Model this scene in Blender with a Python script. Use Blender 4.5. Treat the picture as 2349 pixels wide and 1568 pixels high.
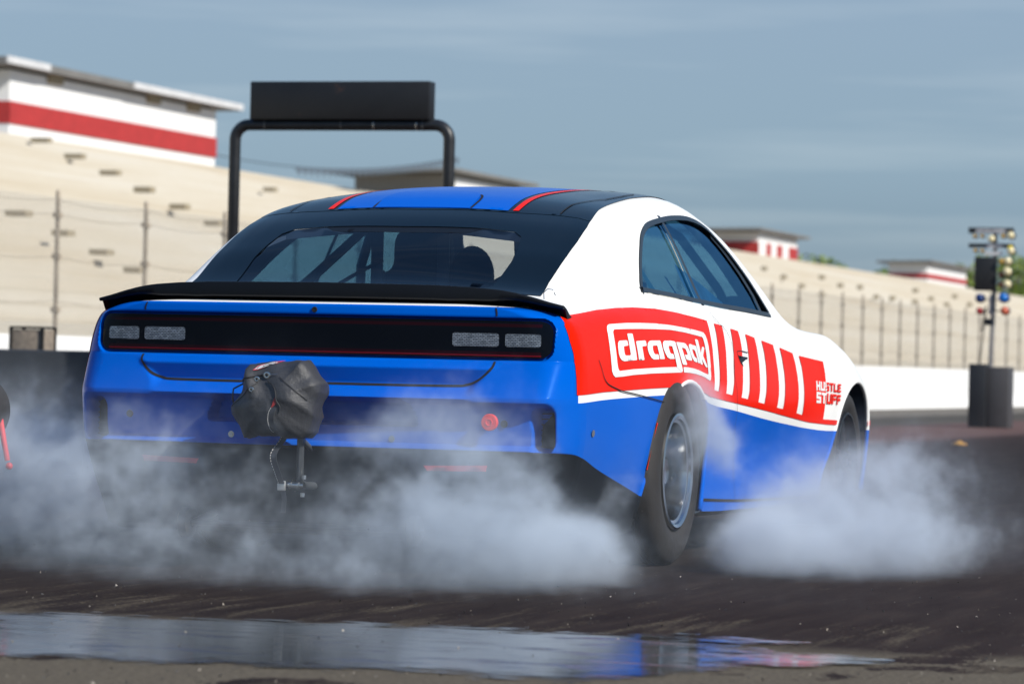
import bpy, bmesh, math, random, os
import numpy as np
from mathutils import Vector, Matrix
from mathutils.bvhtree import BVHTree
from mathutils.geometry import delaunay_2d_cdt
rad = math.radians
random.seed(7)
for o in list(bpy.data.objects): bpy.data.objects.remove(o, do_unlink=True)
SC = bpy.context.scene
COL = SC.collection

# ------------------------------------------------------------------ camera, light, exposure
CAM_POS = Vector((4.661, -13.545, 0.773)); YAW, PITCH, ROLL, FPX = rad(17.65), rad(.43), rad(1.35), 8080.0
R0 = Vector((math.cos(YAW), math.sin(YAW), 0)); F0 = Vector((-math.sin(YAW), math.cos(YAW), 0)); U0 = Vector((0, 0, 1))
CF = F0*math.cos(PITCH)+U0*math.sin(PITCH); U2 = U0*math.cos(PITCH)-F0*math.sin(PITCH)
CR = R0*math.cos(ROLL)+U2*math.sin(ROLL); CU = U2*math.cos(ROLL)-R0*math.sin(ROLL)
cd = bpy.data.cameras.new("camera"); cam = bpy.data.objects.new("camera", cd); COL.objects.link(cam)
cam.matrix_world = Matrix(((CR.x, CU.x, -CF.x, CAM_POS.x), (CR.y, CU.y, -CF.y, CAM_POS.y), (CR.z, CU.z, -CF.z, CAM_POS.z), (0, 0, 0, 1)))
cd.sensor_width = 36; cd.lens = FPX/2348*36; cd.clip_start = .1; cd.clip_end = 5000
cd.dof.use_dof = True; cd.dof.focus_distance = 13.6; cd.dof.aperture_fstop = 4.8
SC.camera = cam

SUN = Vector((1, -.40, .82)).normalized()          # towards the sun
w = bpy.data.worlds.new("World"); SC.world = w; w.use_nodes = True
nt = w.node_tree; nt.nodes.clear()
sky = nt.nodes.new("ShaderNodeTexSky"); sky.sky_type = 'NISHITA'; sky.sun_disc = False
sky.sun_elevation = math.asin(SUN.z); sky.sun_rotation = math.atan2(SUN.x, SUN.y)
sky.air_density = 1.0; sky.dust_density = .6; sky.ozone_density = 2.0
bg = nt.nodes.new("ShaderNodeBackground"); bg.inputs[1].default_value = .13
wo = nt.nodes.new("ShaderNodeOutputWorld"); nt.links.new(bg.outputs[0], wo.inputs[0])
# the day's air: slate blue low down, with long thin streaks of cloud
wc = nt.nodes.new("ShaderNodeTexCoord"); wz = nt.nodes.new("ShaderNodeSeparateXYZ"); nt.links.new(wc.outputs['Generated'], wz.inputs[0])
wr = nt.nodes.new("ShaderNodeValToRGB"); nt.links.new(wz.outputs[2], wr.inputs[0]); we = wr.color_ramp.elements
SKYR = [(0.0, (.160, .250, .340)), (.03, (.185, .285, .385)), (.06, (.255, .370, .480)), (.10, (.275, .385, .510)), (.30, (.15, .30, .52)), (1.0, (.05, .15, .42))]
while len(we) > 1: we.remove(we[-1])
for i, (p_, c_) in enumerate(SKYR):
    q_ = we[0] if i == 0 else we.new(p_); q_.position = p_; q_.color = (*c_, 1)
wm = nt.nodes.new("ShaderNodeMapping"); wm.inputs['Scale'].default_value = (2.6, 2.6, 36); nt.links.new(wc.outputs['Generated'], wm.inputs[0])
wn_ = nt.nodes.new("ShaderNodeTexNoise"); wn_.inputs['Scale'].default_value = 2.1; wn_.inputs['Detail'].default_value = 5; wn_.inputs['Roughness'].default_value = .5; nt.links.new(wm.outputs[0], wn_.inputs['Vector'])
wr2 = nt.nodes.new("ShaderNodeValToRGB"); nt.links.new(wn_.outputs[0], wr2.inputs[0]); wr2.color_ramp.elements[0].position = .50; wr2.color_ramp.elements[0].color = (0, 0, 0, 1); wr2.color_ramp.elements[1].position = .75; wr2.color_ramp.elements[1].color = (.12, .112, .092, 1)
wa = nt.nodes.new("ShaderNodeMix"); wa.data_type = 'RGBA'; wa.blend_type = 'ADD'; wa.inputs[0].default_value = 1; nt.links.new(wr.outputs[0], wa.inputs[6]); nt.links.new(wr2.outputs[0], wa.inputs[7])
wsc = nt.nodes.new("ShaderNodeMix"); wsc.data_type = 'RGBA'; wsc.blend_type = 'MULTIPLY'; wsc.inputs[0].default_value = 1; wsc.inputs[7].default_value = (7.0, 7.0, 7.0, 1); nt.links.new(wa.outputs[2], wsc.inputs[6])
wx = nt.nodes.new("ShaderNodeMix"); wx.data_type = 'RGBA'; wx.inputs[0].default_value = .92; nt.links.new(sky.outputs[0], wx.inputs[6]); nt.links.new(wsc.outputs[2], wx.inputs[7])
nt.links.new(wx.outputs[2], bg.inputs[0])
ld = bpy.data.lights.new("sun", 'SUN'); ld.energy = 4.8; ld.angle = rad(.53); ld.color = (1, .955, .88)
lo = bpy.data.objects.new("sun", ld); COL.objects.link(lo); lo.rotation_euler = (-SUN).to_track_quat('-Z', 'Y').to_euler()
SC.view_settings.view_transform = 'Standard'; SC.view_settings.look = 'None'; SC.view_settings.exposure = 0.15; SC.view_settings.gamma = 1
SC.cycles.max_bounces = 8; SC.cycles.transparent_max_bounces = 12; SC.cycles.volume_bounces = 2
SC.cycles.caustics_reflective = False; SC.cycles.caustics_refractive = False
SC.cycles.use_denoising = True
try: SC.cycles.denoiser = 'OPENIMAGEDENOISE'
except Exception: pass

# ------------------------------------------------------------------ material helpers
def NM(name):
    m = bpy.data.materials.new(name); m.use_nodes = True
    t = m.node_tree; b = t.nodes["Principled BSDF"]
    return m, t, b
def N(t, typ, ins=None, **kw):
    n = t.nodes.new(typ)
    for k, v in kw.items(): setattr(n, k, v)
    for k, v in (ins or {}).items():
        if hasattr(v, 'links') or isinstance(v, bpy.types.NodeSocket): t.links.new(v, n.inputs[k])
        else: n.inputs[k].default_value = v
    return n
def math_(t, op, a, b=None, c=None, clamp=False):
    n = t.nodes.new("ShaderNodeMath"); n.operation = op; n.use_clamp = clamp
    for i, v in enumerate((a, b, c)):
        if v is None: continue
        if isinstance(v, bpy.types.NodeSocket): t.links.new(v, n.inputs[i])
        else: n.inputs[i].default_value = v
    return n.outputs[0]
def mixc(t, f, a, b):
    n = t.nodes.new("ShaderNodeMix"); n.data_type = 'RGBA'
    for i, v in ((0, f), (6, a), (7, b)):
        if isinstance(v, bpy.types.NodeSocket): t.links.new(v, n.inputs[i])
        else: n.inputs[i].default_value = v if i == 0 else (*v, 1)
    return n.outputs[2]
def noise(t, scale, detail=4, rough=.55, vec=None, out=0):
    n = t.nodes.new("ShaderNodeTexNoise"); n.inputs['Scale'].default_value = scale; n.inputs['Detail'].default_value = detail; n.inputs['Roughness'].default_value = rough
    if vec is not None: t.links.new(vec, n.inputs['Vector'])
    return n.outputs[out]
def ramp(t, f, stops):
    n = t.nodes.new("ShaderNodeValToRGB"); t.links.new(f, n.inputs[0]); e = n.color_ramp.elements
    while len(e) > 1: e.remove(e[-1])
    for i, (p, c) in enumerate(stops):
        q = e[0] if i == 0 else e.new(p)
        q.position = p; q.color = (*c, 1) if len(c) == 3 else c
    return n.outputs[0]
def objco(t): return N(t, "ShaderNodeTexCoord").outputs['Object']
def simple(name, col, rough=.5, metal=0, coat=0, vary=.12, scale=6, bump=0, spec=.5, bscale=None):
    m, t, b = NM(name)
    co = objco(t); nz = noise(t, scale, 5, .6, co)
    lo_ = tuple(max(0, c*(1-vary)) for c in col); hi = tuple(min(1, c*(1+vary)) for c in col)
    t.links.new(ramp(t, nz, [(.3, lo_), (.7, hi)]), b.inputs['Base Color'])
    b.inputs['Roughness'].default_value = rough; b.inputs['Metallic'].default_value = metal
    b.inputs['Coat Weight'].default_value = coat; b.inputs['Coat Roughness'].default_value = .03
    b.inputs['Specular IOR Level'].default_value = spec
    if bump:
        bn = N(t, "ShaderNodeBump", {'Strength': bump, 'Distance': .01, 'Height': noise(t, bscale or scale*4, 6, .6, co)})
        t.links.new(bn.outputs[0], b.inputs['Normal'])
    return m

# ------------------------------------------------------------------ object helpers
def tag(o, label=None, cat=None, group=None, kind=None):
    if label: o['label'] = label
    if cat: o['category'] = cat
    if group: o['group'] = group
    if kind: o['kind'] = kind
    return o
def empty(name, loc=(0, 0, 0), rot=(0, 0, 0)):
    o = bpy.data.objects.new(name, None); COL.objects.link(o); o.location = loc; o.rotation_euler = rot; o.empty_display_size = .2
    return o
def link(name, me, mat=None, parent=None, smooth=None):
    o = bpy.data.objects.new(name, me); COL.objects.link(o)
    if mat is not None:
        for m in (mat if isinstance(mat, (list, tuple)) else [mat]): me.materials.append(m)
    if parent is not None: o.parent = parent
    if smooth is not None:
        me.polygons.foreach_set('use_smooth', [True]*len(me.polygons)); me.update()
        if smooth < 179: me.set_sharp_from_angle(angle=rad(smooth))
    return o
def mesh(name, vs, fs):
    me = bpy.data.meshes.new(name); me.from_pydata([tuple(v) for v in vs], [], fs); me.update(); return me
class MB:
    """collects boxes, tubes, lathes and loose faces into ONE mesh"""
    def __init__(s): s.v = []; s.f = []
    def add(s, vs, fs):
        k = len(s.v); s.v += [tuple(v) for v in vs]; s.f += [tuple(i+k for i in f) for f in fs]; return s
    def box(s, c, d, M=None):
        x, y, z = d[0]/2, d[1]/2, d[2]/2
        vs = [Vector((a*x, b*y, e*z)) for a in (-1, 1) for b in (-1, 1) for e in (-1, 1)]
        if M is not None: vs = [M @ v for v in vs]
        vs = [v+Vector(c) for v in vs]
        return s.add(vs, [(0, 1, 3, 2), (4, 6, 7, 5), (0, 4, 5, 1), (2, 3, 7, 6), (0, 2, 6, 4), (1, 5, 7, 3)])
    def tube(s, pts, r, n=12, cap=True):
        pts = [Vector(p) for p in pts]; rs = r if isinstance(r, (list, tuple)) else [r]*len(pts)
        vs = []; fs = []; prev = None
        for i, p in enumerate(pts):
            d = (pts[min(i+1, len(pts)-1)]-pts[max(i-1, 0)]).normalized()
            if prev is None:
                a = d.orthogonal().normalized()
            else:
                a = (prev-d*prev.dot(d)).normalized()
            prev = a; b = d.cross(a)
            for k in range(n):
                t = 2*math.pi*k/n; vs.append(p+(a*math.cos(t)+b*math.sin(t))*rs[i])
        for i in range(len(pts)-1):
            for k in range(n):
                k2 = (k+1) % n; fs.append((i*n+k, i*n+k2, (i+1)*n+k2, (i+1)*n+k))
        if cap: fs += [tuple(range(n))[::-1], tuple((len(pts)-1)*n+k for k in range(n))]
        return s.add(vs, fs)
    def lathe(s, prof, c=(0, 0, 0), axis='X', n=48, closed=False):
        vs = []; fs = []
        for (a, r) in prof:
            for k in range(n):
                t = 2*math.pi*k/n; q = (r*math.cos(t), r*math.sin(t))
                v = {'X': (a, q[0], q[1]), 'Y': (q[0], a, q[1]), 'Z': (q[0], q[1], a)}[axis]
                vs.append(Vector(v)+Vector(c))
        m = len(prof)
        for i in range(m-1 if not closed else m):
            j = (i+1) % m
            for k in range(n):
                k2 = (k+1) % n; fs.append((i*n+k, i*n+k2, j*n+k2, j*n+k))
        return s.add(vs, fs)
    def ball(s, c, r, n=10, m=7):
        vs = []; fs = []; r = r if isinstance(r, (tuple, list)) else (r, r, r)
        for i in range(m+1):
            a = math.pi*i/m
            for k in range(n):
                t = 2*math.pi*k/n; vs.append((c[0]+r[0]*math.sin(a)*math.cos(t), c[1]+r[1]*math.sin(a)*math.sin(t), c[2]+r[2]*math.cos(a)))
        for i in range(m):
            for k in range(n):
                k2 = (k+1) % n; fs.append((i*n+k, (i+1)*n+k, (i+1)*n+k2, i*n+k2))
        return s.add(vs, fs)
    def prism(s, poly, a, b, axis='Y'):
        """closed polygon (2D) extruded from a to b along axis; 2D coords are the other two axes in order"""
        def P(p, t): return {'X': (t, p[0], p[1]), 'Y': (p[0], t, p[1]), 'Z': (p[0], p[1], t)}[axis]
        n = len(poly); vs = [P(p, a) for p in poly]+[P(p, b) for p in poly]
        fs = [tuple(range(n))[::-1], tuple(range(n, 2*n))]+[(i, (i+1) % n, n+(i+1) % n, n+i) for i in range(n)]
        return s.add(vs, fs)
    def build(s, name, mat, parent=None, smooth=None, bevel=0, seg=2, loc=None):
        me = mesh(name, s.v, s.f)
        bm = bmesh.new(); bm.from_mesh(me); bmesh.ops.recalc_face_normals(bm, faces=bm.faces)
        if bevel:
            ed = [e for e in bm.edges if len(e.link_faces) == 2 and e.calc_face_angle() > rad(30)]
            bmesh.ops.bevel(bm, geom=ed, offset=bevel, segments=seg, profile=.5, affect='EDGES', clamp_overlap=True)
        bm.to_mesh(me); bm.free()
        o = link(name, me, mat, parent, smooth if smooth is not None else (35 if bevel else None))
        if loc is not None: o.location = loc
        return o
def pchip(X, Y):
    X = np.asarray(X, float); Y = np.asarray(Y, float); h = np.diff(X); d = np.diff(Y, axis=0)/(h if Y.ndim == 1 else h[:, None])
    m = np.zeros_like(Y)
    a, b = d[:-1], d[1:]; ok = (a*b) > 0
    m[1:-1] = np.where(ok, 2*a*b/np.where(ok, a+b, 1), 0); m[0] = d[0]; m[-1] = d[-1]
    def f(x):
        x = np.atleast_1d(np.asarray(x, float)); i = np.clip(np.searchsorted(X, x)-1, 0, len(X)-2)
        t = np.clip((x-X[i])/h[i], 0, 1); H = h[i]
        if Y.ndim > 1: t = t[:, None]; H = H[:, None]
        return (2*t**3-3*t**2+1)*Y[i]+(t**3-2*t**2+t)*H*m[i]+(-2*t**3+3*t**2)*Y[i+1]+(t**3-t**2)*H*m[i+1]
    return f
def boolean(o, cutter, op='DIFFERENCE'):
    md = o.modifiers.new('b', 'BOOLEAN'); md.operation = op; md.object = cutter; md.solver = 'EXACT'
    dg = bpy.context.evaluated_depsgraph_get(); me = bpy.data.meshes.new_from_object(o.evaluated_get(dg))
    o.modifiers.clear(); old = o.data; o.data = me; bpy.data.meshes.remove(old)
    bpy.data.objects.remove(cutter, do_unlink=True)

# ------------------------------------------------------------------ race car body: lofted sections
# y : zc, then (x,z) of the points down the side
KEY = {
 -1.10: (1.015, (.35, 1.012), (.60, 1.007), (.74, 1.0), (.82, .992), (.88, .977), (.94, .945), (.978, .85), (.995, .67), (.985, .45), (.90, .15)),
 -.85: (1.078, (.35, 1.074), (.70, 1.052), (.768, 1.042), (.828, 1.018), (.885, 1.0), (.945, .965), (.985, .86), (1.0, .67), (.99, .45), (.92, .14)),
 -.5: (1.25, (.35, 1.242), (.724, 1.208), (.775, 1.172), (.855, 1.055), (.90, 1.024), (.955, .985), (.993, .88), (1.008, .68), (1.0, .45), (.94, .14)),
 -.2: (1.385, (.35, 1.374), (.713, 1.332), (.762, 1.292), (.862, 1.083), (.905, 1.038), (.957, .995), (.995, .88), (1.012, .68), (1.0, .45), (.955, .16)),
 .1: (1.472, (.35, 1.462), (.672, 1.418), (.732, 1.378), (.872, 1.09), (.91, 1.05), (.957, .995), (.995, .88), (1.012, .68), (1.0, .45), (.965, .2)),
 .5: (1.523, (.32, 1.514), (.635, 1.470), (.702, 1.428), (.883, 1.075), (.915, 1.04), (.952, .98), (.982, .87), (1.005, .67), (.975, .45), (.975, .2)),
 .9: (1.546, (.32, 1.54), (.608, 1.505), (.708, 1.422), (.892, 1.062), (.918, 1.03), (.947, .965), (.968, .86), (.992, .66), (.955, .44), (.97, .19)),
 1.4: (1.558, (.32, 1.554), (.595, 1.525), (.694, 1.452), (.90, 1.045), (.92, 1.01), (.943, .95), (.963, .85), (.988, .65), (.95, .43), (.965, .185)),
 1.9: (1.515, (.32, 1.51), (.58, 1.478), (.74, 1.36), (.905, 1.035), (.923, 1.0), (.943, .94), (.96, .84), (.984, .64), (.948, .42), (.962, .18)),
 2.2: (1.40, (.35, 1.392), (.64, 1.34), (.80, 1.22), (.91, 1.02), (.925, .99), (.945, .93), (.96, .83), (.982, .64), (.95, .42), (.96, .18)),
 2.45: (1.27, (.4, 1.26), (.70, 1.20), (.85, 1.08), (.912, 1.005), (.928, .985), (.948, .935), (.965, .83), (.985, .65), (.955, .42), (.96, .18)),
 2.8: (1.09, (.4, 1.085), (.70, 1.05), (.84, 1.0), (.90, .985), (.93, .97), (.955, .94), (.977, .84), (.995, .66), (.985, .44), (.965, .18)),
 3.1: (1.01, (.35, 1.005), (.62, .997), (.80, .985), (.88, .978), (.93, .968), (.968, .935), (.992, .84), (1.005, .68), (.997, .45), (.965, .18)),
 3.5: (.98, (.35, .975), (.6, .965), (.78, .95), (.87, .94), (.925, .92), (.965, .875), (.993, .785), (1.005, .66), (.995, .45), (.97, .18)),
 4.0: (.90, (.32, .895), (.55, .88), (.72, .865), (.82, .845), (.895, .815), (.94, .77), (.966, .70), (.978, .60), (.972, .42), (.95, .2)),
 4.35: (.78, (.3, .775), (.5, .76), (.65, .74), (.74, .725), (.80, .705), (.845, .67), (.87, .62), (.885, .54), (.88, .4), (.86, .22)),
 4.5: (.66, (.2, .655), (.33, .65), (.40, .64), (.44, .63), (.46, .61), (.48, .59), (.49, .56), (.50, .5), (.50, .4), (.48, .28)),
}
YK = sorted(KEY)
TAB = np.array([[(0, KEY[y][0])]+list(KEY[y][1:])+[(KEY[y][-1][0]-.05, KEY[y][-1][1]-.02), (0, KEY[y][-1][1]-.02)] for y in YK])
sect = pchip(YK, TAB.reshape(len(YK), -1))
NSUB = 5
def ring(y, inset=0.0, zmin=None):
    P = sect(y)[0].reshape(-1, 2)
    out = []
    n = len(P)
    for i in range(n-1):
        p0 = P[i-1] if i > 0 else np.array([-P[1][0], P[1][1]])
        p1, p2 = P[i], P[i+1]
        p3 = P[i+2] if i+2 < n else P[i+1]
        k = NSUB if i < n-3 else 2
        if i >= n-3: p0, p3 = p1, p2
        if i == n-4: p3 = p2
        a = .5
        t0 = 0; t1 = t0+max(1e-4, np.linalg.norm(p1-p0))**a; t2 = t1+max(1e-4, np.linalg.norm(p2-p1))**a; t3 = t2+max(1e-4, np.linalg.norm(p3-p2))**a
        for j in range(k):
            s = j/k
            if i >= n-3: out.append(p1*(1-s)+p2*s); continue
            t = t1+(t2-t1)*s
            A1 = (t1-t)/(t1-t0)*p0+(t-t0)/(t1-t0)*p1; A2 = (t2-t)/(t2-t1)*p1+(t-t1)/(t2-t1)*p2; A3 = (t3-t)/(t3-t2)*p2+(t-t2)/(t3-t2)*p3
            B1 = (t2-t)/(t2-t0)*A1+(t-t0)/(t2-t0)*A2; B2 = (t3-t)/(t3-t1)*A2+(t-t1)/(t3-t1)*A3
            out.append((t2-t)/(t2-t1)*B1+(t-t1)/(t2-t1)*B2)
    out.append(P[-1])
    out = np.array(out)
    if inset:
        d = np.gradient(out, axis=0); nn = np.stack([d[:, 1], -d[:, 0]], 1); L = np.linalg.norm(nn, axis=1, keepdims=True); nn = nn/np.maximum(L, 1e-6)
        # outward normal points away from (0,.8)
        out = out+np.where(((out-[0, .75])*nn).sum(1, keepdims=True) > 0, -nn, nn)*inset
        out[0, 0] = 0; out[-1, 0] = 0; out[:, 0] = np.maximum(out[:, 0], 0)
    if zmin is not None: out[:, 1] = np.maximum(out[:, 1], zmin)
    return out
def loft(ys, inset=0, zmin=None):
    vs = []; fs = []
    rr = [ring(y, inset, zmin) for y in ys]; n = len(rr[0]); m = 2*n-2
    for y, r in zip(ys, rr):
        vs += [(x, y, z) for x, z in r]+[(-x, y, z) for x, z in r[-2:0:-1]]
    for i in range(len(ys)-1):
        for k in range(m):
            k2 = (k+1) % m; fs.append((i*m+k, i*m+k2, (i+1)*m+k2, (i+1)*m+k))
    fs += [tuple(range(m))[::-1], tuple((len(ys)-1)*m+k for k in range(m))]
    return vs, fs
Y0 = -1.10
YS = list(np.arange(Y0, 4.501, .035)); YS[-1] = 4.5
bv, bf = loft(YS)
SKIN = BVHTree.FromPolygons([Vector(v) for v in bv], bf)     # the uncut outer skin, used to lay glass, wraps and lines on

# ------------------------------------------------------------------ paint, glass, rubber
def fcurve(t, x, lo_, hi, pts, vlo, vhi):
    """piecewise curve value(x) from (x, value) points, as a Float Curve node"""
    n = t.nodes.new("ShaderNodeFloatCurve"); c = n.mapping.curves[0]
    P = [((p-lo_)/(hi-lo_), (v-vlo)/(vhi-vlo)) for p, v in pts]
    while len(c.points) < len(P): c.points.new(.5, .5)
    for q, (a, b) in zip(c.points, P): q.location = (a, b)
    n.mapping.extend = 'HORIZONTAL'; n.mapping.update()
    t.links.new(math_(t, 'DIVIDE', math_(t, 'SUBTRACT', x, lo_), hi-lo_), n.inputs['Value'])
    return math_(t, 'ADD', math_(t, 'MULTIPLY', n.outputs[0], vhi-vlo), vlo)
BLUE = (.0, .098, .52); RED = (.78, .012, .001); WHITE = (.80, .80, .78); BLACKP = (.006, .010, .016)
def paint_finish(t, b, rough=.22, coat=.8):
    co = objco(t)
    b.inputs['Roughness'].default_value = rough; b.inputs['Coat Weight'].default_value = coat; b.inputs['Coat Roughness'].default_value = .05; b.inputs['IOR'].default_value = 1.10; b.inputs['Coat IOR'].default_value = 1.12
    n1 = noise(t, 3.0, 2, .5, co); bn = N(t, "ShaderNodeBump", {'Strength': .05, 'Distance': .01, 'Height': n1}); t.links.new(bn.outputs[0], b.inputs['Normal'])
def paint(name, col, rough=.22, coat=.8):
    m, t, b = NM(name); co = objco(t)
    t.links.new(ramp(t, noise(t, 2.2, 3, .5, co), [(.3, tuple(c*.95 for c in col)), (.7, tuple(min(1, c*1.03) for c in col))]), b.inputs['Base Color'])
    paint_finish(t, b, rough, coat)
    if col == BLUE: b.inputs['Specular Tint'].default_value = (.2, .55, 1, 1); b.inputs['Coat Tint'].default_value = (1, 1, 1, 1)
    return m
# livery: white body, blue below the belt stripe and over the tail, black valance below
LIV = {'blue_top': [(-1.5, .645), (-1.191, .651), (-.893, .663), (-.523, .673), (-.168, .680), (.069, .682), (.30, .682), (.45, .678), (.554, .667), (.759, .642), (1.2, .614), (1.8, .573), (2.346, .541), (2.66, .523), (2.885, .513), (3.123, .509), (4.5, .505)],
       'edge': [(.2, -1.178), (.68, -1.178), (.788, -1.166), (.878, -1.170), (.933, -1.169), (.965, -1.141), (.985, -1.12), (1.1, -1.11)]}

M = {}
def body_paint():
    m, t, b = NM("race_livery_paint"); co = objco(t); sx = N(t, "ShaderNodeSeparateXYZ", {0: co}); X, Y, Z = sx.outputs
    zb = fcurve(t, Y, -1.6, 4.6, LIV['blue_top'], .3, .9)
    ye = fcurve(t, Z, .2, 1.1, LIV['edge'], -1.6, -.8)
    zk = fcurve(t, Y, -1.6, 4.6, LIV['black_top'], 0, .6)
    side_blue = math_(t, 'LESS_THAN', Z, zb)
    tail_blue = math_(t, 'MULTIPLY', math_(t, 'LESS_THAN', Y, ye), math_(t, 'LESS_THAN', Z, LIV['deck_z']))
    blue = math_(t, 'MAXIMUM', side_blue, tail_blue)
    blk = math_(t, 'LESS_THAN', Z, zk)
    nz = noise(t, 2.2, 3, .5, co)
    cb = ramp(t, nz, [(.3, tuple(c*.95 for c in BLUE)), (.7, tuple(c*1.03 for c in BLUE))])
    c1 = mixc(t, blue, WHITE, cb); c2 = mixc(t, blk, c1, (.012, .014, .017))
    t.links.new(c2, b.inputs['Base Color']); paint_finish(t, b, .22, .14)
    t.links.new(mixc(t, blue, (1, 1, 1), (.15, .5, 1)), b.inputs['Specular Tint'])
    t.links.new(math_(t, 'MULTIPLY_ADD', blk, .25, .25), b.inputs['Roughness'])
    return m
LIV['black_top'] = [(-1.6, .466), (-1.22, .466), (-1.12, .452), (-.9, .405), (-.34, .300), (0, .24), (.5, .205), (2.4, .175), (4.5, .17)]
LIV['deck_z'] = .9965
M['body'] = body_paint()
M['blue'] = paint("blue_wrap", BLUE, .24, .18); M['red'] = paint("red_wrap", RED, .3, .12); M['white'] = paint("white_wrap", WHITE, .3, .6)
M['gloss_black'] = paint("gloss_black", (.003, .008, .014), .14, .08); M['gloss_black'].node_tree.nodes['Principled BSDF'].inputs['IOR'].default_value = 1.22; M['satin_black'] = simple("satin_black", (.006, .007, .009), .42, bump=.05, spec=.18)
M['trim'] = simple("window_trim_rubber", (.013, .016, .02), .35)
M['rubber'] = simple("tire_rubber", (.022, .02, .019), .72, bump=.25, scale=9)
M['liner'] = simple("cabin_liner", (.035, .055, .085), .6); M['dark'] = simple("dark_void", (.004, .004, .005), .8)
M['cage'] = simple("cage_steel", (.05, .065, .085), .35, metal=.3)
M['steel'] = simple("bare_steel", (.55, .55, .53), .25, metal=1)
M['alu'] = simple("polished_aluminium", (.50, .51, .52), .16, metal=1, vary=.06, scale=20)
M['gap'] = simple("panel_gap", (.004, .004, .006), .9)
def glass(name, tint=(.35, .42, .46), gloss=.06, ior=1.3, gc=(1, 1, 1)):
    m, t, b = NM(name); t.nodes.remove(b); out = t.nodes["Material Output"]
    lw = N(t, "ShaderNodeLayerWeight", {'Blend': .5}); f0 = ((ior-1)/(ior+1))**2; g = N(t, "ShaderNodeBsdfGlossy", {'Roughness': gloss*.5, 'Color': (*gc, 1)}); tr = N(t, "ShaderNodeBsdfTransparent", {'Color': (*tint, 1)})
    nz = noise(t, 1.3, 2, .5, objco(t)); bn = N(t, "ShaderNodeBump", {'Strength': .08, 'Distance': .02, 'Height': nz}); t.links.new(bn.outputs[0], g.inputs['Normal'])
    mx = N(t, "ShaderNodeMixShader", {0: math_(t, 'MULTIPLY_ADD', math_(t, 'POWER', lw.outputs['Facing'], 5.0), .9*(1-f0), f0), 1: tr.outputs[0], 2: g.outputs[0]}); t.links.new(mx.outputs[0], out.inputs['Surface'])
    return m
M['glass'] = glass("tinted_side_glass", (.10, .26, .38), ior=1.6, gc=(.30, .66, 1)); M['backlight'] = glass("rear_screen", (.62, .68, .75)); M['windscreen'] = glass("clear_screen", (.80, .82, .80))

# ------------------------------------------------------------------ laying flat outlines on the skin
def catmull(pts, n=6, closed=False):
    P = [Vector(p) for p in pts]; out = []; m = len(P)
    for i in range(m if closed else m-1):
        g = (lambda k: P[k % m]) if closed else (lambda k: P[max(0, min(m-1, k))])
        p0, p1, p2, p3 = g(i-1), g(i), g(i+1), g(i+2)
        for j in range(n):
            s = j/n; out.append(.5*((2*p1)+(p2-p0)*s+(2*p0-5*p1+4*p2-p3)*s*s+(3*p1-p0-3*p2+p3)*s**3))
    if not closed: out.append(P[-1])
    return [tuple(p) for p in out]
def inside(p, loops):
    c = False; x, y = p
    for L in loops:
        n = len(L); j = n-1
        for i in range(n):
            xi, yi = L[i]; xj, yj = L[j]
            if (yi > y) != (yj > y) and x < (xj-xi)*(y-yi)/(yj-yi)+xi: c = not c
            j = i
    return c
def densify(L, h):
    out = []
    for i, p in enumerate(L):
        q = L[(i+1) % len(L)]; d = math.hypot(q[0]-p[0], q[1]-p[1]); k = max(1, int(d/h))
        out += [(p[0]+(q[0]-p[0])*j/k, p[1]+(q[1]-p[1])*j/k) for j in range(k)]
    return out
def inside_np(P, loops):
    P = np.asarray(P, float).reshape(-1, 2); c = np.zeros(len(P), bool); x, y = P[:, 0], P[:, 1]
    for L in loops:
        A = np.asarray(L, float); B = np.roll(A, 1, axis=0)
        for (xi, yi), (xj, yj) in zip(A, B):
            if yi == yj: continue
            m = (yi > y) != (yj > y); c ^= m & (x < (xj-xi)*(y-yi)/(yj-yi)+xi)
    return c
def flat_tris(loops, h, cut=()):
    loops = [densify(L, h) for L in loops]; cutd = [densify(L, h) for L in cut]
    vs = []; es = []
    for L in loops+cutd:
        k = len(vs); vs += L; es += [(k+i, k+(i+1) % len(L)) for i in range(len(L))]
    A = np.array(vs); lo_, hi = A.min(0), A.max(0)
    gx = np.arange(lo_[0]+h*.37, hi[0], h); gy = np.arange(lo_[1]+h*.41, hi[1], h)
    G_ = np.array([(a, b) for a in gx for b in gy]).reshape(-1, 2)
    if len(G_): G_ = G_[inside_np(G_, loops)]
    r = delaunay_2d_cdt([Vector(v) for v in vs]+[Vector(map(float, v)) for v in G_], es, [], 0, 1e-6)
    V2 = [tuple(v) for v in r[0]]; T = list(r[2])
    if not T: return V2, []
    VA = np.array(V2); C_ = np.array([VA[list(f)].mean(0) for f in T]); ok = inside_np(C_, loops)
    for L in cutd: ok &= ~inside_np(C_, [L])
    return V2, [f for f, k in zip(T, ok) if k]
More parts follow.
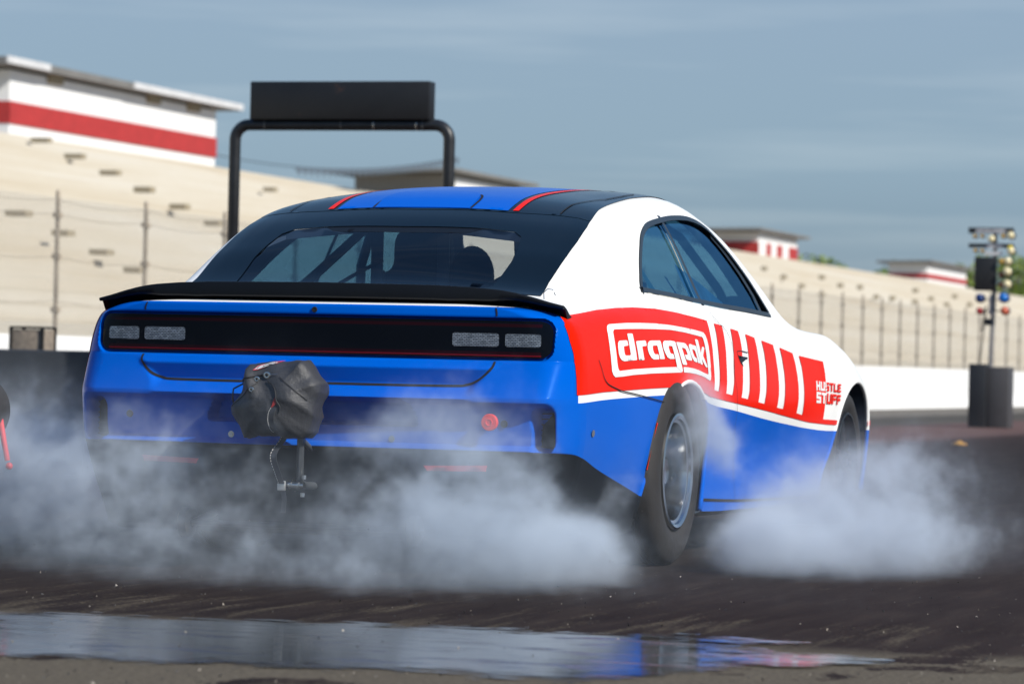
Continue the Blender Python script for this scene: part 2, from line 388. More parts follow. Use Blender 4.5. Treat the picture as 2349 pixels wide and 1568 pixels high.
def lay(name, loops, axis, mat, parent, off=.0015, h=.03, cut=(), bvh=None, mb=None, thick=0, smooth=True):
    """outline in the plane across `axis`, cast onto the skin along it. axis 'X': (y,z) from +x; '-X' from -x; 'Z': (x,y) from above; '-Y': (x,z) from behind"""
    bvh = bvh or SKIN_ALL
    if not isinstance(loops[0][0], (tuple, list)): loops = [loops]
    V2, F = flat_tris(loops, h, cut)
    vs = {}; used = sorted({i for f in F for i in f})
    for i in used:
        a, b = V2[i]
        o, d = {'X': ((3, a, b), (-1, 0, 0)), '-X': ((-3, a, b), (1, 0, 0)), 'Z': ((a, b, 3), (0, 0, -1)), '-Y': ((a, -4, b), (0, 1, 0))}[axis]
        p, n, _, _ = bvh.ray_cast(Vector(o), Vector(d))
        if p is None: continue
        if n.dot(Vector(d)) > 0: n = -n
        vs[i] = p+n*off
    idx = {i: k for k, i in enumerate(vs)}
    fs = [tuple(idx[i] for i in f) for f in F if all(i in idx for i in f)]
    V = [vs[i] for i in vs]
    if mb is not None: mb.add(V, fs); return None
    me = mesh(name, V, fs)
    if fs:
        d0 = Vector({'X': (1, 0, 0), '-X': (-1, 0, 0), 'Z': (0, 0, 1), '-Y': (0, -1, 0)}[axis])
        if sum(p.normal.dot(d0) for p in me.polygons) < 0: me.flip_normals()
    o = link(name, me, mat, parent, 179 if smooth else None)
    return o
def strip_poly(pts, w):
    """a thin ribbon outline round a polyline"""
    P = [Vector(p) for p in pts]; L = []; R = []
    for i, p in enumerate(P):
        d = (P[min(i+1, len(P)-1)]-P[max(i-1, 0)]).normalized(); n = Vector((-d.y, d.x))*w/2
        L.append(tuple(p+n)); R.append(tuple(p-n))
    return L+R[::-1]

# ------------------------------------------------------------------ the race car
CAR = empty("race_car"); tag(CAR, "blue, white and red drag race coupe spinning its rear tires in smoke", "race car")
DLO = [(.063, 1.098), (.142, 1.163), (.236, 1.23), (.352, 1.299), (.454, 1.346), (.576, 1.383), (.711, 1.405), (.927, 1.428), (1.084, 1.442), (1.214, 1.45), (1.317, 1.454), (1.413, 1.454), (1.507, 1.449), (1.605, 1.438), (1.70, 1.412), (1.792, 1.360), (1.86, 1.315), (1.93, 1.262), (1.995, 1.21), (2.05, 1.16), (2.10, 1.108), (2.145, 1.06), (2.15, 1.036), (2.10, 1.034), (1.682, 1.046), (1.312, 1.053), (.965, 1.063), (.544, 1.078), (.108, 1.090)]
WIN = catmull(DLO, 3, True)
def shrink(L, d):
    P = [Vector(p) for p in L]; n = len(P); out = []
    area = sum(P[i].x*P[(i+1) % n].y-P[(i+1) % n].x*P[i].y for i in range(n)); s = 1 if area > 0 else -1
    for i in range(n):
        t = (P[(i+1) % n]-P[i-1]).normalized(); out.append(tuple(P[i]+Vector((-t.y, t.x))*d*s))
    return out
REARW, FRONTW = Vector((1.018, .12, .376)), Vector((.985, 3.47, .355))
body = link("body", mesh("body", bv, bf), M['body'])
bm = bmesh.new(); bm.from_mesh(body.data); bmesh.ops.recalc_face_normals(bm, faces=bm.faces); bm.to_mesh(body.data); bm.free()
# cabin hollow
cv, cf = loft(list(np.arange(-.92, 2.95, .06)), .035, .80)
cav = link("cav", mesh("cav", cv, cf))
bm = bmesh.new(); bm.from_mesh(cav.data); bmesh.ops.remove_doubles(bm, verts=bm.verts, dist=1e-4); bmesh.ops.recalc_face_normals(bm, faces=bm.faces); bm.to_mesh(cav.data); bm.free()
boolean(body, cav)
RARCH = catmull([(-.30, .20), (-.245, .36), (-.15, .52), (-.02, .637), (.15, .71), (.33, .737), (.50, .712), (.63, .648), (.745, .56), (.82, .46), (.80, .38), (.735, .27), (.66, .17)], 5)
FARCH = catmull([(2.90, .17), (2.93, .30), (3.03, .40), (3.12, .50), (3.21, .60), (3.32, .672), (3.46, .725), (3.62, .748), (3.78, .738), (3.90, .70), (3.98, .62), (4.0, .48), (3.99, .30), (3.96, .17)], 5)
for s in (-1, 1):
    a, b = sorted((.60*s, 1.4*s))
    for L in (RARCH, FARCH): boolean(body, MB().prism(L+[(L[-1][0], -.1), (L[0][0], -.1)], a, b, 'X').build("cut", None))
boolean(body, MB().prism(WIN, -1.4, 1.4, 'X').build("cut", None))
BL_OUT = [(-.735, -.86), (-.722, -.72), (-.724, -.5), (-.722, -.35), (-.713, -.2), (-.701, -.105), (-.405, -.135), (0, -.15), (.405, -.135), (.701, -.105), (.713, -.2), (.722, -.35), (.724, -.5), (.722, -.72), (.735, -.86), (.4, -.90), (0, -.91), (-.4, -.90)]
HOLE = [(-.60, -.83), (-.57, -.44), (-.50, -.35), (0, -.30), (.50, -.35), (.57, -.44), (.60, -.83)]
boolean(body, MB().prism(HOLE, .99, 3, 'Z').build("cut", None))
SCREEN = [(-.50, 1.86), (0, 1.90), (.50, 1.86), (.60, 2.2), (.66, 2.60), (.4, 2.72), (0, 2.76), (-.4, 2.72), (-.66, 2.60), (-.60, 2.2)]
boolean(body, MB().prism(SCREEN, .99, 3, 'Z').build("cut", None))
body.parent = CAR
me = body.data; me.materials.clear(); me.materials.append(M['body']); me.materials.append(M['liner'])
for p in me.polygons:
    d = SKIN.find_nearest(p.center)[3]; p.material_index = 1 if d > .004 and p.center.z < 1.9 else 0
me.polygons.foreach_set('use_smooth', [True]*len(me.polygons)); me.update(); me.set_sharp_from_angle(angle=rad(32))

# ------------------------------------------------------------------ tail: one surface shaped by height
r0 = ring(Y0); zr, xr = r0[:, 1][:-5], r0[:, 0][:-5]
def Wz(z): return np.interp(-np.asarray(z), -zr, xr)
def sstep(a, b, x): t = np.clip((x-a)/(b-a), 0, 1); return t*t*(3-2*t)
def rbox(x, z, cx, cz, hx, hz, r):
    qx = np.abs(x-cx)-hx+r; qz = np.abs(z-cz)-hz+r
    return np.hypot(np.maximum(qx, 0), np.maximum(qz, 0))+np.minimum(np.maximum(qx, qz), 0)-r
def tail_y(x, z):
    ax = np.abs(x)
    zz = [.13, .25, .35, .455, .47, .60, .650, .658, .692, .70, .71, .768, .797, .80, .955, .985, 1.0, 1.008, 1.015]
    yy = [-1.23, -1.28, -1.325, -1.355, -1.375, -1.385, -1.400, -1.408, -1.368, -1.350, -1.346, -1.362, -1.326, -1.322, -1.32, -1.315, -1.31, -1.30, -1.28]
    y1 = np.interp(z, zz, yy)
    y2 = np.interp(z, [.13, .25, .35, .455, .47, .60, .648, .664, .797, .80, .955, .985, 1.0, 1.008, 1.015], [-1.23, -1.28, -1.325, -1.355, -1.375, -1.395, -1.405, -1.404, -1.330, -1.326, -1.32, -1.315, -1.31, -1.30, -1.28])
    c = .615+.085*np.clip((z-.70)/.085, 0, 1)
    y = y1+(y2-y1)*sstep(c-.015, c+.03, ax)
    y = y+.085*ax*ax
    hh = .078-.012*(ax/.9)**3
    d = rbox(x, z, 0, .878, .905, .079, .05)
    y = y+.035*sstep(.003, -.006, d)
    # lower panel set in, plate recess, side vents
    top = .640
    d = rbox(x, z, 0, .56, .93, .082, .035)
    y = y+.045*sstep(.008, -.014, d)
    d2 = rbox(x*(1-1.2*(.60-z)), z, 0, .603, .40, .050, .03)
    y = y+.065*sstep(.004, -.008, d2)
    d3 = rbox(np.abs(x)-.885, z, 0, .548, .040, .082, .03)
    y = y+.10*sstep(.004, -.008, d3)
    W = Wz(z); a = np.clip((ax-(W-.13))/.13, 0, 1); y = y+(Y0-y)*(1-np.sqrt(1-a*a))
    b = np.clip((z-.99)/.025, 0, 1); y = y+(Y0-y)*(1-np.sqrt(1-b*b))
    return y
zs = np.concatenate([np.arange(.155, .45, .012), np.arange(.45, .99, .0045), 1.015-.025*(1-np.linspace(0, 1, 14))**2])
ss = np.sin(np.linspace(-1, 1, 281)*math.pi/2*.72)/math.sin(math.pi/2*.72)
gv = []; 
for z in zs:
    Wd = float(Wz(z)); xs = ss*Wd
    ys = tail_y(xs, np.full_like(xs, z)); gv += list(zip(xs, ys, np.full_like(xs, z)))
nx = len(ss); gf = [(j*nx+i, j*nx+i+1, (j+1)*nx+i+1, (j+1)*nx+i) for j in range(len(zs)-1) for i in range(nx-1)]
tail = link("rear_bumper", mesh("rear_bumper", gv, gf), M['body'], CAR, 50)
TAIL = BVHTree.FromPolygons([Vector(v) for v in gv], gf)
nb = len(bv); SKIN_ALL = BVHTree.FromPolygons([Vector(v) for v in bv]+[Vector(v) for v in gv], bf[:-2]+[tuple(i+nb for i in f) for f in gf])

# ------------------------------------------------------------------ glass, roof wrap, trims
BGLASS = [(-.525, -.80), (-.533, -.602), (-.522, -.482), (-.502, -.386), (-.462, -.345), (-.33, -.335), (0, -.345), (.33, -.335), (.462, -.345), (.502, -.386), (.522, -.482), (.533, -.602), (.525, -.80), (.50, -.835), (0, -.85), (-.50, -.835)]
lay("rear_window_surround", [densify(BL_OUT, .05), BGLASS], 'Z', M['gloss_black'], CAR, .0030, .02)
lay("rear_window", BGLASS, 'Z', M['backlight'], CAR, .0, .05)
lay("screen_header", [(-.33, -.338), (-.29, -.375), (-.25, -.388), (0, -.397), (.25, -.388), (.29, -.375), (.33, -.338), (0, -.346)], 'Z', M['satin_black'], CAR, .0005, .03)
RO = [(-.704, -.115), (-.672, .12), (-.64, .45), (-.60, .89), (-.57, 1.27), (-.55, 1.7), (-.50, 1.85), (0, 1.885), (.50, 1.85), (.55, 1.7), (.57, 1.27), (.60, .89), (.64, .45), (.672, .12), (.704, -.115), (.405, -.143), (0, -.158), (-.405, -.143)]
lay("roof_wrap", RO, 'Z', M['gloss_black'], CAR, .0042, .02)
lay("roof_stripe", [(-.363, -.128), (-.363, 1.84), (.363, 1.84), (.363, -.128), (0, -.14)], 'Z', M['blue'], CAR, .0056, .03)
for s in (-1, 1):
    lay("roof_pinstripe", [(s*.382, -.125), (s*.382, 1.83), (s*.406, 1.83), (s*.406, -.123)], 'Z', M['red'], CAR, .0066, .04)
    lay("roof_seam", strip_poly([(s*.576, -.11), (s*.574, -.05), (s*.573, .065), (s*.588, .212), (s*.602, .435), (s*.59, .704), (s*.56, 1.018)], .006), 'Z', M['gap'], CAR, .0066, .04)
# escape hatch panel standing proud of the roof
hatch = catmull([(-.20, -.13), (-.197, 0), (-.17, .09), (-.11, .125), (0, .14), (.11, .125), (.17, .09), (.197, 0), (.20, -.13)], 4)
ho = lay("roof_hatch", hatch, 'Z', M['blue'], CAR, .016, .02)
for v in ho.data.vertices:
    q_ = max(0, min(1, (v.co.y+.15)/.14)); v.co.z -= (1-q_*q_*(3-2*q_))*.0095
bm = bmesh.new(); bm.from_mesh(ho.data); bmesh.ops.solidify(bm, geom=bm.faces[:], thickness=.009); bm.to_mesh(ho.data); bm.free(); ho.data.set_sharp_from_angle(angle=rad(40))
lay("hatch_gap", strip_poly(catmull([(-.207, -.13), (-.204, 0), (-.176, .095), (-.113, .131), (0, .146), (.113, .131), (.176, .095), (.204, 0), (.207, -.13)], 4), .010), 'Z', M['gap'], CAR, .0070, .03)
FS = [(-.60, 1.90), (0, 1.93), (.60, 1.90), (.64, 2.2), (.70, 2.60), (.4, 2.76), (0, 2.80), (-.4, 2.76), (-.70, 2.60), (-.64, 2.2)]
lay("windshield", FS, 'Z', M['windscreen'], CAR, -.004, .05)
INN = shrink(WIN, .020)
for ax, sx in (('X', 1), ('-X', -1)):
    lay("window_trim", [WIN, INN], ax, M['trim'], CAR, .004, .025)
    # ring that closes the opening behind the rubber
    mb = MB(); n = len(INN)
    vs = []
    for (y, z) in INN:
        p = SKIN.ray_cast(Vector((3*sx, y, z)), Vector((-sx, 0, 0)))[0]
        vs += [p+Vector((sx*.003, 0, 0)), p-Vector((sx*.035, 0, 0))]
    mb.add(vs, [(2*i, 2*((i+1) % n), 2*((i+1) % n)+1, 2*i+1) for i in range(n)]); mb.build("window_reveal", M['trim'], CAR, 60)
    DV = [(.905, 1.46), (.900, 1.353), (.912, 1.273), (.923, 1.175), (.928, 1.096), (.938, 1.04)]
    poly = [(y, z) for y, z in DV]+[(y+.040, z) for y, z in DV[::-1]]
    q = shrink(WIN, .012)
    rear = [p for p in q if p[0] < .92]; front = [p for p in q if p[0] > .925]
    # two panes: the quarter light and the door glass
    def split(L, keep):
        out = []
        n = len(L)
        for i in range(n):
            a, b = L[i], L[(i+1) % n]
            fa, fb = keep(a), keep(b)
            if fa >= 0: out.append(a)
            if fa*fb < 0:
                s = fa/(fa-fb); out.append((a[0]+(b[0]-a[0])*s, a[1]+(b[1]-a[1])*s))
        return out
    lay("quarter_window", split(q, lambda p: .925-p[0]), ax, M['glass'], CAR, -.012, .04)
    lay("door_window", split(q, lambda p: p[0]-.927), ax, M['glass'], CAR, -.010, .04)
    lay("window_divider", split(split([(y, z) for y, z in poly], lambda p: 1.437-p[1]), lambda p: p[1]-1.058), ax, M['trim'], CAR, .001, .02)
    ap = [(1.70, 1.392), (1.827, 1.311), (1.93, 1.225), (2.01, 1.127), (2.035, 1.045), (2.00, 1.045), (1.965, 1.127), (1.88, 1.22), (1.78, 1.306), (1.68, 1.375)]
    lay("pillar_bar", ap, ax, M['trim'], CAR, -.004, .02)
# ------------------------------------------------------------------ livery wrap on the sides
BK = {
  'edge': [(-1.154,.965),(-1.182,.933),(-1.183,.878),(-1.177,.83),(-1.179,.788),(-1.191,.68)],
  'frame': [(0.19,0.773),(0.002,0.77),(-0.271,0.766),(-0.522,0.759),(-0.664,0.752),(-0.758,0.749),(-0.781,0.757),(-0.797,0.771),(-0.8,0.805),(-0.799,0.849),(-0.791,0.892),(-0.781,0.925),(-0.771,0.936),(-0.755,0.943),(-0.731,0.947),(-0.518,0.956),(-0.32,0.96),(-0.104,0.962),(0.117,0.96),(0.367,0.954),(0.564,0.948),(0.704,0.941),(0.731,0.93),(0.75,0.911),(0.761,0.882),(0.758,0.84),(0.747,0.803),(0.73,0.758),(0.716,0.744),(0.695,0.741),(0.615,0.753),(0.535,0.761),(0.43,0.768),(0.324,0.772),(0.225,0.773),(0.224,0.782),(0.22,0.791),(0.23,0.795),(0.305,0.794),(0.412,0.79),(0.504,0.783),(0.597,0.773),(0.673,0.766),(0.684,0.773),(0.689,0.815),(0.693,0.851),(0.69,0.887),(0.679,0.911),(0.666,0.921),(0.541,0.927),(0.341,0.935),(0.094,0.941),(-0.129,0.94),(-0.344,0.937),(-0.544,0.933),(-0.693,0.929),(-0.709,0.924),(-0.719,0.917),(-0.726,0.88),(-0.728,0.839),(-0.726,0.803),(-0.72,0.786),(-0.711,0.777),(-0.701,0.773),(-0.519,0.781),(-0.319,0.786),(-0.105,0.791),(0.105,0.794)],
  'a': [(-0.301,0.869),(-0.288,0.883),(-0.266,0.891),(-0.233,0.894),(-0.102,0.896),(-0.092,0.892),(-0.082,0.866),(-0.072,0.843),(-0.065,0.826),(-0.074,0.824),(-0.131,0.823),(-0.136,0.825),(-0.145,0.851),(-0.154,0.874),(-0.161,0.876),(-0.213,0.875),(-0.224,0.871),(-0.227,0.859),(-0.218,0.846),(-0.2,0.841),(-0.16,0.842),(-0.154,0.839),(-0.147,0.825),(-0.155,0.822),(-0.232,0.821),(-0.262,0.827),(-0.289,0.841),(-0.3,0.855)],
  'g': [(-0.069,0.883),(-0.055,0.892),(-0.036,0.896),(0.054,0.898),(0.118,0.896),(0.134,0.892),(0.146,0.863),(0.175,0.823),(0.205,0.782),(0.194,0.773),(0.111,0.793),(0.113,0.797),(0.097,0.828),(0.08,0.859),(0.07,0.876),(0.023,0.877),(0.014,0.874),(0.016,0.864),(0.025,0.851),(0.04,0.846),(0.065,0.846),(0.074,0.843),(0.086,0.828),(0.078,0.826),(0.015,0.825),(-0.022,0.831),(-0.053,0.849),(-0.068,0.866)],
  'r': [(-0.452,0.886),(-0.442,0.889),(-0.323,0.893),(-0.312,0.89),(-0.31,0.876),(-0.318,0.872),(-0.367,0.87),(-0.376,0.867),(-0.373,0.848),(-0.365,0.82),(-0.373,0.817),(-0.434,0.816),(-0.441,0.819),(-0.448,0.85)],
  'd': [(-0.55,0.913),(-0.542,0.916),(-0.486,0.917),(-0.478,0.915),(-0.477,0.889),(-0.473,0.861),(-0.467,0.819),(-0.474,0.816),(-0.64,0.81),(-0.669,0.814),(-0.691,0.825),(-0.699,0.839),(-0.697,0.861),(-0.69,0.877),(-0.675,0.885),(-0.661,0.887),(-0.578,0.89),(-0.568,0.888),(-0.564,0.872),(-0.571,0.87),(-0.618,0.867),(-0.625,0.865),(-0.627,0.848),(-0.623,0.836),(-0.612,0.832),(-0.558,0.833),(-0.547,0.837),(-0.55,0.855),(-0.551,0.888)],
  'p': [(0.149,0.891),(0.157,0.894),(0.283,0.892),(0.315,0.889),(0.347,0.877),(0.37,0.86),(0.394,0.826),(0.384,0.821),(0.298,0.824),(0.281,0.829),(0.267,0.842),(0.278,0.845),(0.316,0.844),(0.317,0.849),(0.304,0.862),(0.286,0.87),(0.237,0.872),(0.23,0.87),(0.25,0.847),(0.29,0.806),(0.279,0.803),(0.221,0.804),(0.209,0.808),(0.182,0.84)],
  'a2': [(0.368,0.882),(0.382,0.888),(0.405,0.889),(0.501,0.883),(0.513,0.879),(0.525,0.849),(0.54,0.814),(0.527,0.812),(0.505,0.813),(0.495,0.837),(0.477,0.861),(0.463,0.866),(0.433,0.869),(0.426,0.866),(0.43,0.854),(0.448,0.84),(0.465,0.835),(0.481,0.833),(0.488,0.831),(0.493,0.817),(0.481,0.815),(0.435,0.819),(0.401,0.833),(0.38,0.854)],
  'k': [(0.511,0.907),(0.525,0.911),(0.558,0.909),(0.567,0.905),(0.576,0.88),(0.582,0.855),(0.623,0.879),(0.634,0.881),(0.666,0.879),(0.667,0.874),(0.621,0.844),(0.65,0.822),(0.682,0.798),(0.668,0.795),(0.64,0.798),(0.603,0.819),(0.586,0.83),(0.59,0.808),(0.577,0.806),(0.55,0.808),(0.542,0.817),(0.526,0.861)],
  'top': [(-1.154,0.965),(-0.962,0.98),(-0.718,1.0),(-0.491,1.013),(-0.26,1.021),(0.028,1.023),(0.36,1.015),(0.652,1.003)],
  'rbot': [(-1.191,0.68),(-0.894,0.693),(-0.618,0.7),(-0.275,0.708),(0.166,0.715),(.34,.713)],
  'fbot': [(0.529,0.699),(0.714,0.674),(1.185,0.647),(1.775,0.612),(2.319,0.576),(2.648,0.553),(2.954,0.541),(3.152,0.537)],
  'comb': [(0.845,0.993),(0.839,0.94),(0.842,0.874),(0.82,0.794),(0.802,0.735),(0.783,0.703),(0.869,0.696),(0.898,0.728),(0.922,0.776),(0.946,0.846),(0.957,0.927),(0.964,0.984),(1.099,0.976),(1.093,0.926),(1.085,0.862),(1.054,0.788),(1.028,0.729),(1.003,0.688),(1.118,0.681),(1.161,0.729),(1.196,0.796),(1.231,0.864),(1.241,0.917),(1.251,0.967),(1.383,0.958),(1.39,0.919),(1.391,0.881),(1.37,0.82),(1.327,0.741),(1.305,0.703),(1.281,0.671),(1.407,0.663),(1.442,0.703),(1.486,0.791),(1.506,0.852),(1.51,0.905),(1.505,0.948),(1.665,0.934),(1.681,0.884),(1.688,0.823),(1.666,0.761),(1.638,0.7),(1.602,0.65),(1.723,0.642),(1.77,0.7),(1.801,0.762),(1.821,0.816),(1.817,0.871),(1.793,0.924),(2.006,0.907),(2.033,0.857),(2.042,0.794),(2.029,0.731),(2.011,0.684),(1.975,0.625),(2.106,0.618),(2.139,0.684),(2.159,0.732),(2.171,0.787),(2.16,0.851),(2.131,0.897),(2.365,0.874),(2.398,0.829),(2.41,0.773),(2.409,0.725),(2.4,0.668),(2.379,0.598),(2.496,0.589),(2.508,0.664),(2.514,0.705),(2.515,0.757),(2.511,0.814),(2.48,0.864),(2.899,0.841),(2.913,0.788),(2.917,0.735),(2.91,0.685),(2.89,0.623),(2.869,0.567),(3.169,0.56),(3.152,0.537)],
}
RED_LOOP = BK['top']+BK['comb']+BK['fbot'][::-1][1:]+BK['rbot'][::-1]+BK['edge'][::-1][1:-1]
arch_cut = RARCH+[(.66, -.1), (-.30, -.1)]; farch_cut = FARCH+[(3.96, -.1), (2.90, -.1)]
def bar(quad, s0, t0, s1, t1, wd):
    """stroke from (s0,t0) to (s1,t1) in a unit letter box laid on a quad TL,TR,BR,BL"""
    def q(s, t):
        a = Vector(quad[0]).lerp(Vector(quad[1]), s); b = Vector(quad[3]).lerp(Vector(quad[2]), s); return tuple(b.lerp(a, t))
    L = math.hypot(s1-s0, t1-t0) or 1; nx, ny = -(t1-t0)/L, (s1-s0)/L
    ax, ay = wd[0]/2, wd[1]/2
    ex, ey = (s1-s0)/L*ax, (t1-t0)/L*ay
    s0 -= ex; s1 += ex; t0 -= ey; t1 += ey
    return [q(s0+nx*ax, t0+ny*ay), q(s1+nx*ax, t1+ny*ay), q(s1-nx*ax, t1-ny*ay), q(s0-nx*ax, t0-ny*ay)]
GL = {'H': [(0, 0, 0, 1), (1, 0, 1, 1), (0, .5, 1, .5)], 'U': [(0, 0, 0, 1), (1, 0, 1, 1), (0, 0, 1, 0)], 'S': [(1, 1, 0, 1), (0, 1, 0, .52), (0, .5, 1, .5), (1, .48, 1, 0), (1, 0, 0, 0)],
      'T': [(0, 1, 1, 1), (.5, 1, .5, 0)], 'L': [(0, 1, 0, 0), (0, 0, 1, 0)], 'E': [(0, 1, 0, 0), (0, 0, 1, 0), (0, .5, .9, .5), (0, 1, 1, 1)], 'F': [(0, 1, 0, 0), (0, .5, .9, .5), (0, 1, 1, 1)],
      'I': [(.5, 1, .5, 0)], 'M': [(0, 0, 0, 1), (0, 1, .5, .3), (.5, .3, 1, 1), (1, 1, 1, 0)], 'P': [(0, 0, 0, 1), (0, 1, 1, 1), (1, 1, 1, .5), (1, .5, 0, .5)], 'O': [(0, 0, 0, 1), (1, 0, 1, 1), (0, 0, 1, 0), (0, 1, 1, 1)], 'N': [(0, 0, 0, 1), (0, 1, 1, 0), (1, 0, 1, 1)]}
def word(quad, text, gap=.25, wd=.2):
    """list of stroke quads for a word filling quad"""
    n = len(text); cw = 1/(n+gap*(n-1)); out = []
    for i, ch in enumerate(text):
        x0 = i*cw*(1+gap)
        for (a, b, c, d) in GL[ch]:
            w = (cw*wd*1.25, wd)
            m = cw*wd*.6; k = wd*.5
            out.append(bar(quad, x0+m+a*(cw-2*m), k+b*(1-2*k), x0+m+c*(cw-2*m), k+d*(1-2*k), w))
    return out
def clipq(L, y0, left):
    out = []; n = len(L); f = (lambda p: y0-p[0]) if left else (lambda p: p[0]-y0)
    for i in range(n):
        a, b = L[i], L[(i+1) % n]; fa, fb = f(a), f(b)
        if fa >= 0: out.append(a)
        if fa*fb < 0: s = fa/(fa-fb); out.append((a[0]+(b[0]-a[0])*s, a[1]+(b[1]-a[1])*s))
    return out
for ax in ('X', '-X'):
    lay("red_side_wrap", [RED_LOOP], ax, M['red'], CAR, .0030, .013, cut=(arch_cut, farch_cut))
    lay("red_side_wrap", [[(3.97, .549), (4.30, .550), (4.30, .527), (3.97, .526)]], ax, M['red'], CAR, .0030, .03)
    if ax == '-X': continue        # the far side is never seen closely enough to read
    mb = MB()
    lay("", [BK['frame']], ax, None, None, .0050, .016, mb=mb); mb.build("logo_frame", M['white'], CAR, 179)
    for i, k in enumerate(('d', 'r', 'a', 'g', 'p', 'a2', 'k')):
        lay("logo_letter", [BK[k]], ax, M['white'], CAR, .0056 if k == 'g' else .0051, .02)
    mw, mr = MB(), MB()
    for q, tx in (([(2.735, .748), (3.212, .734), (3.204, .694), (2.730, .704)], 'HUSTLE'), ([(2.730, .697), (3.204, .682), (3.192, .634), (2.724, .645)], 'STUFF')):
        for st in word(q, tx, .16, .24):
            for left, mbx in ((True, mw), (False, mr)):
                L = clipq(st, 2.914, left)
                if len(L) > 2: lay("", [L], ax, None, None, .0050+random.random()*.0006, .05, mb=mbx)
    mw.build("slogan_white_half", M['white'], CAR); mr.build("slogan_red_half", M['red'], CAR)
def line(name, pts, w, ax, off=.0056, mat='gap'):
    return lay(name, [strip_poly(catmull(pts, 4), w)], ax, M[mat], CAR, off, .05)
for ax in ('X', '-X'):
    line("door_gap", [(.95, 1.048), (.975, 1.02), (1.053, .984), (1.12, .966), (1.173, .935), (1.20, .901), (1.208, .86), (1.200, .815), (1.185, .79), (1.182, .76), (1.19, .722), (1.197, .666), (1.221, .59), (1.262, .50), (1.30, .40), (1.31, .22)], .0035, ax)
    line("bumper_seam", [(-.951, .812), (-.923, .782), (-.901, .752), (-.875, .734), (-.834, .72), (-.757, .708), (-.665, .697), (-.474, .684), (-.274, .669), (-.09, .655)], .0045, ax)
    line("sill_gap", [(.72, .245), (1.3, .225), (2.0, .21), (2.85, .20)], .010, ax)
# door handle: a dark pocket with a flush blade
lay("door_handle", [(1.29, .852), (1.475, .845), (1.36, .806), (1.325, .818)], 'X', M['satin_black'], CAR, .005, .02)
lay("handle_blade", [(1.345, .820), (1.47, .842), (1.44, .822), (1.362, .806)], 'X', M['white'], CAR, .006, .02)
line("handle_gap", [(1.30, .85), (1.286, .868), (1.38, .871), (1.491, .866)], .004, 'X', .0045)
# arch lips
for L in (RARCH, FARCH):
    for s in (-1, 1):
        mb = MB(); pts = []
        for (y, z) in L[::2]:
            h = SKIN.ray_cast(Vector((3*s, y, z)), Vector((-s, 0, 0)))[0]
            if h is not None: pts.append(h+Vector((-s*.003, 0, 0)))
        mb.tube(pts, .011, 8); mb.build("arch_lip", M['body'], CAR, 179)
# ------------------------------------------------------------------ tail details
def on_tail(x, z, off=0.0):
    p, n, _, _ = TAIL.ray_cast(Vector((x, -4, z)), Vector((0, 1, 0))); return Vector((p.x, p.y-off, p.z))
def tail_base(x, z, off):
    y = -1.32+.085*x*x; W = float(Wz(z)); a = max(0, min(1, (abs(x)-(W-.13))/.13)); y = y+(Y0-y)*(1-math.sqrt(1-a*a)); return Vector((x, y-off, z))
def lens(name, cx, cz, hx, hz, r, off, mat, taper=0, nx=60, nz=10, parent=CAR, clip=None):
    """rounded panel following the tail"""
    V, F = [], []
    L = []
    for a0, (sx, sz) in zip((0, 90, 180, 270), ((1, 1), (-1, 1), (-1, -1), (1, -1))):
        for k in range(7):
            a = rad(a0+k*15); L.append((cx+sx*(hx-r)+r*math.cos(a), cz+sz*(hz-r)+r*math.sin(a)))
    L = [(x, cz+(z-cz)*(1-taper*abs(x)**3)) for x, z in L]
    V2, F = flat_tris([L], .03)
    me = mesh(name, [tail_base(x, z, off) for x, z in V2], F)
    if sum(p.normal.y for p in me.polygons) > 0: me.flip_normals()
    return link(name, me, mat, parent, 179)
mt, t, b = NM("smoked_lamp_lens"); co = objco(t); sp = N(t, "ShaderNodeSeparateXYZ", {0: co})
def band(z0, hw): return math_(t, 'LESS_THAN', math_(t, 'ABSOLUTE', math_(t, 'SUBTRACT', sp.outputs[2], z0)), hw)
inx = math_(t, 'LESS_THAN', math_(t, 'ABSOLUTE', sp.outputs[0]), .86)
redm = math_(t, 'MULTIPLY', band(.8195, .0028), inx); dim = math_(t, 'MULTIPLY', math_(t, 'MAXIMUM', band(.930, .006), band(.829, .004)), inx)
t.links.new(mixc(t, redm, mixc(t, dim, (.002, .003, .006), (.016, .002, .005)), (.13, .004, .010)), b.inputs['Base Color'])
b.inputs['Roughness'].default_value = .08; b.inputs['IOR'].default_value = 1.22
lamp = lens("tail_lamp", 0, .8785, .898, .074, .045, -.012, mt, .12)
mr_, t, b = NM("clear_lamp_cells"); co = objco(t)
bk = N(t, "ShaderNodeTexBrick", {'Vector': N(t, "ShaderNodeMapping", {'Vector': co, 'Rotation': (rad(90), 0, 0)}).outputs[0], 'Scale': 42.0, 'Color1': (.36, .39, .43, 1), 'Color2': (.16, .18, .21, 1), 'Mortar': (.05, .06, .07, 1), 'Mortar Size': .035, 'Brick Width': .55, 'Row Height': .26})
t.links.new(bk.outputs[0], b.inputs['Base Color']); b.inputs['Roughness'].default_value = .18; b.inputs['Metallic'].default_value = .5
bn = N(t, "ShaderNodeBump", {'Strength': .8, 'Distance': .004, 'Height': bk.outputs[1]}); t.links.new(bn.outputs[0], b.inputs['Normal'])
for s in (-1, 1):
    for (cx, hx) in ((.617*s, .087), (.793*s, .066)):
        o = lens("reverse_light", cx, .8755, hx, .0245, .010, -.0105, mr_, .06, parent=lamp)
def tline(name, pts, w, mat='gap', off=.0025):
    P = strip_poly(catmull(pts, 5), w); V2, F = flat_tris([P], .04)
    V = [on_tail(x, z, off) for x, z in V2]; me = mesh(name, V, F)
    if sum(p.normal.y for p in me.polygons) > 0: me.flip_normals()
    return link(name, me, M[mat], CAR, 179)
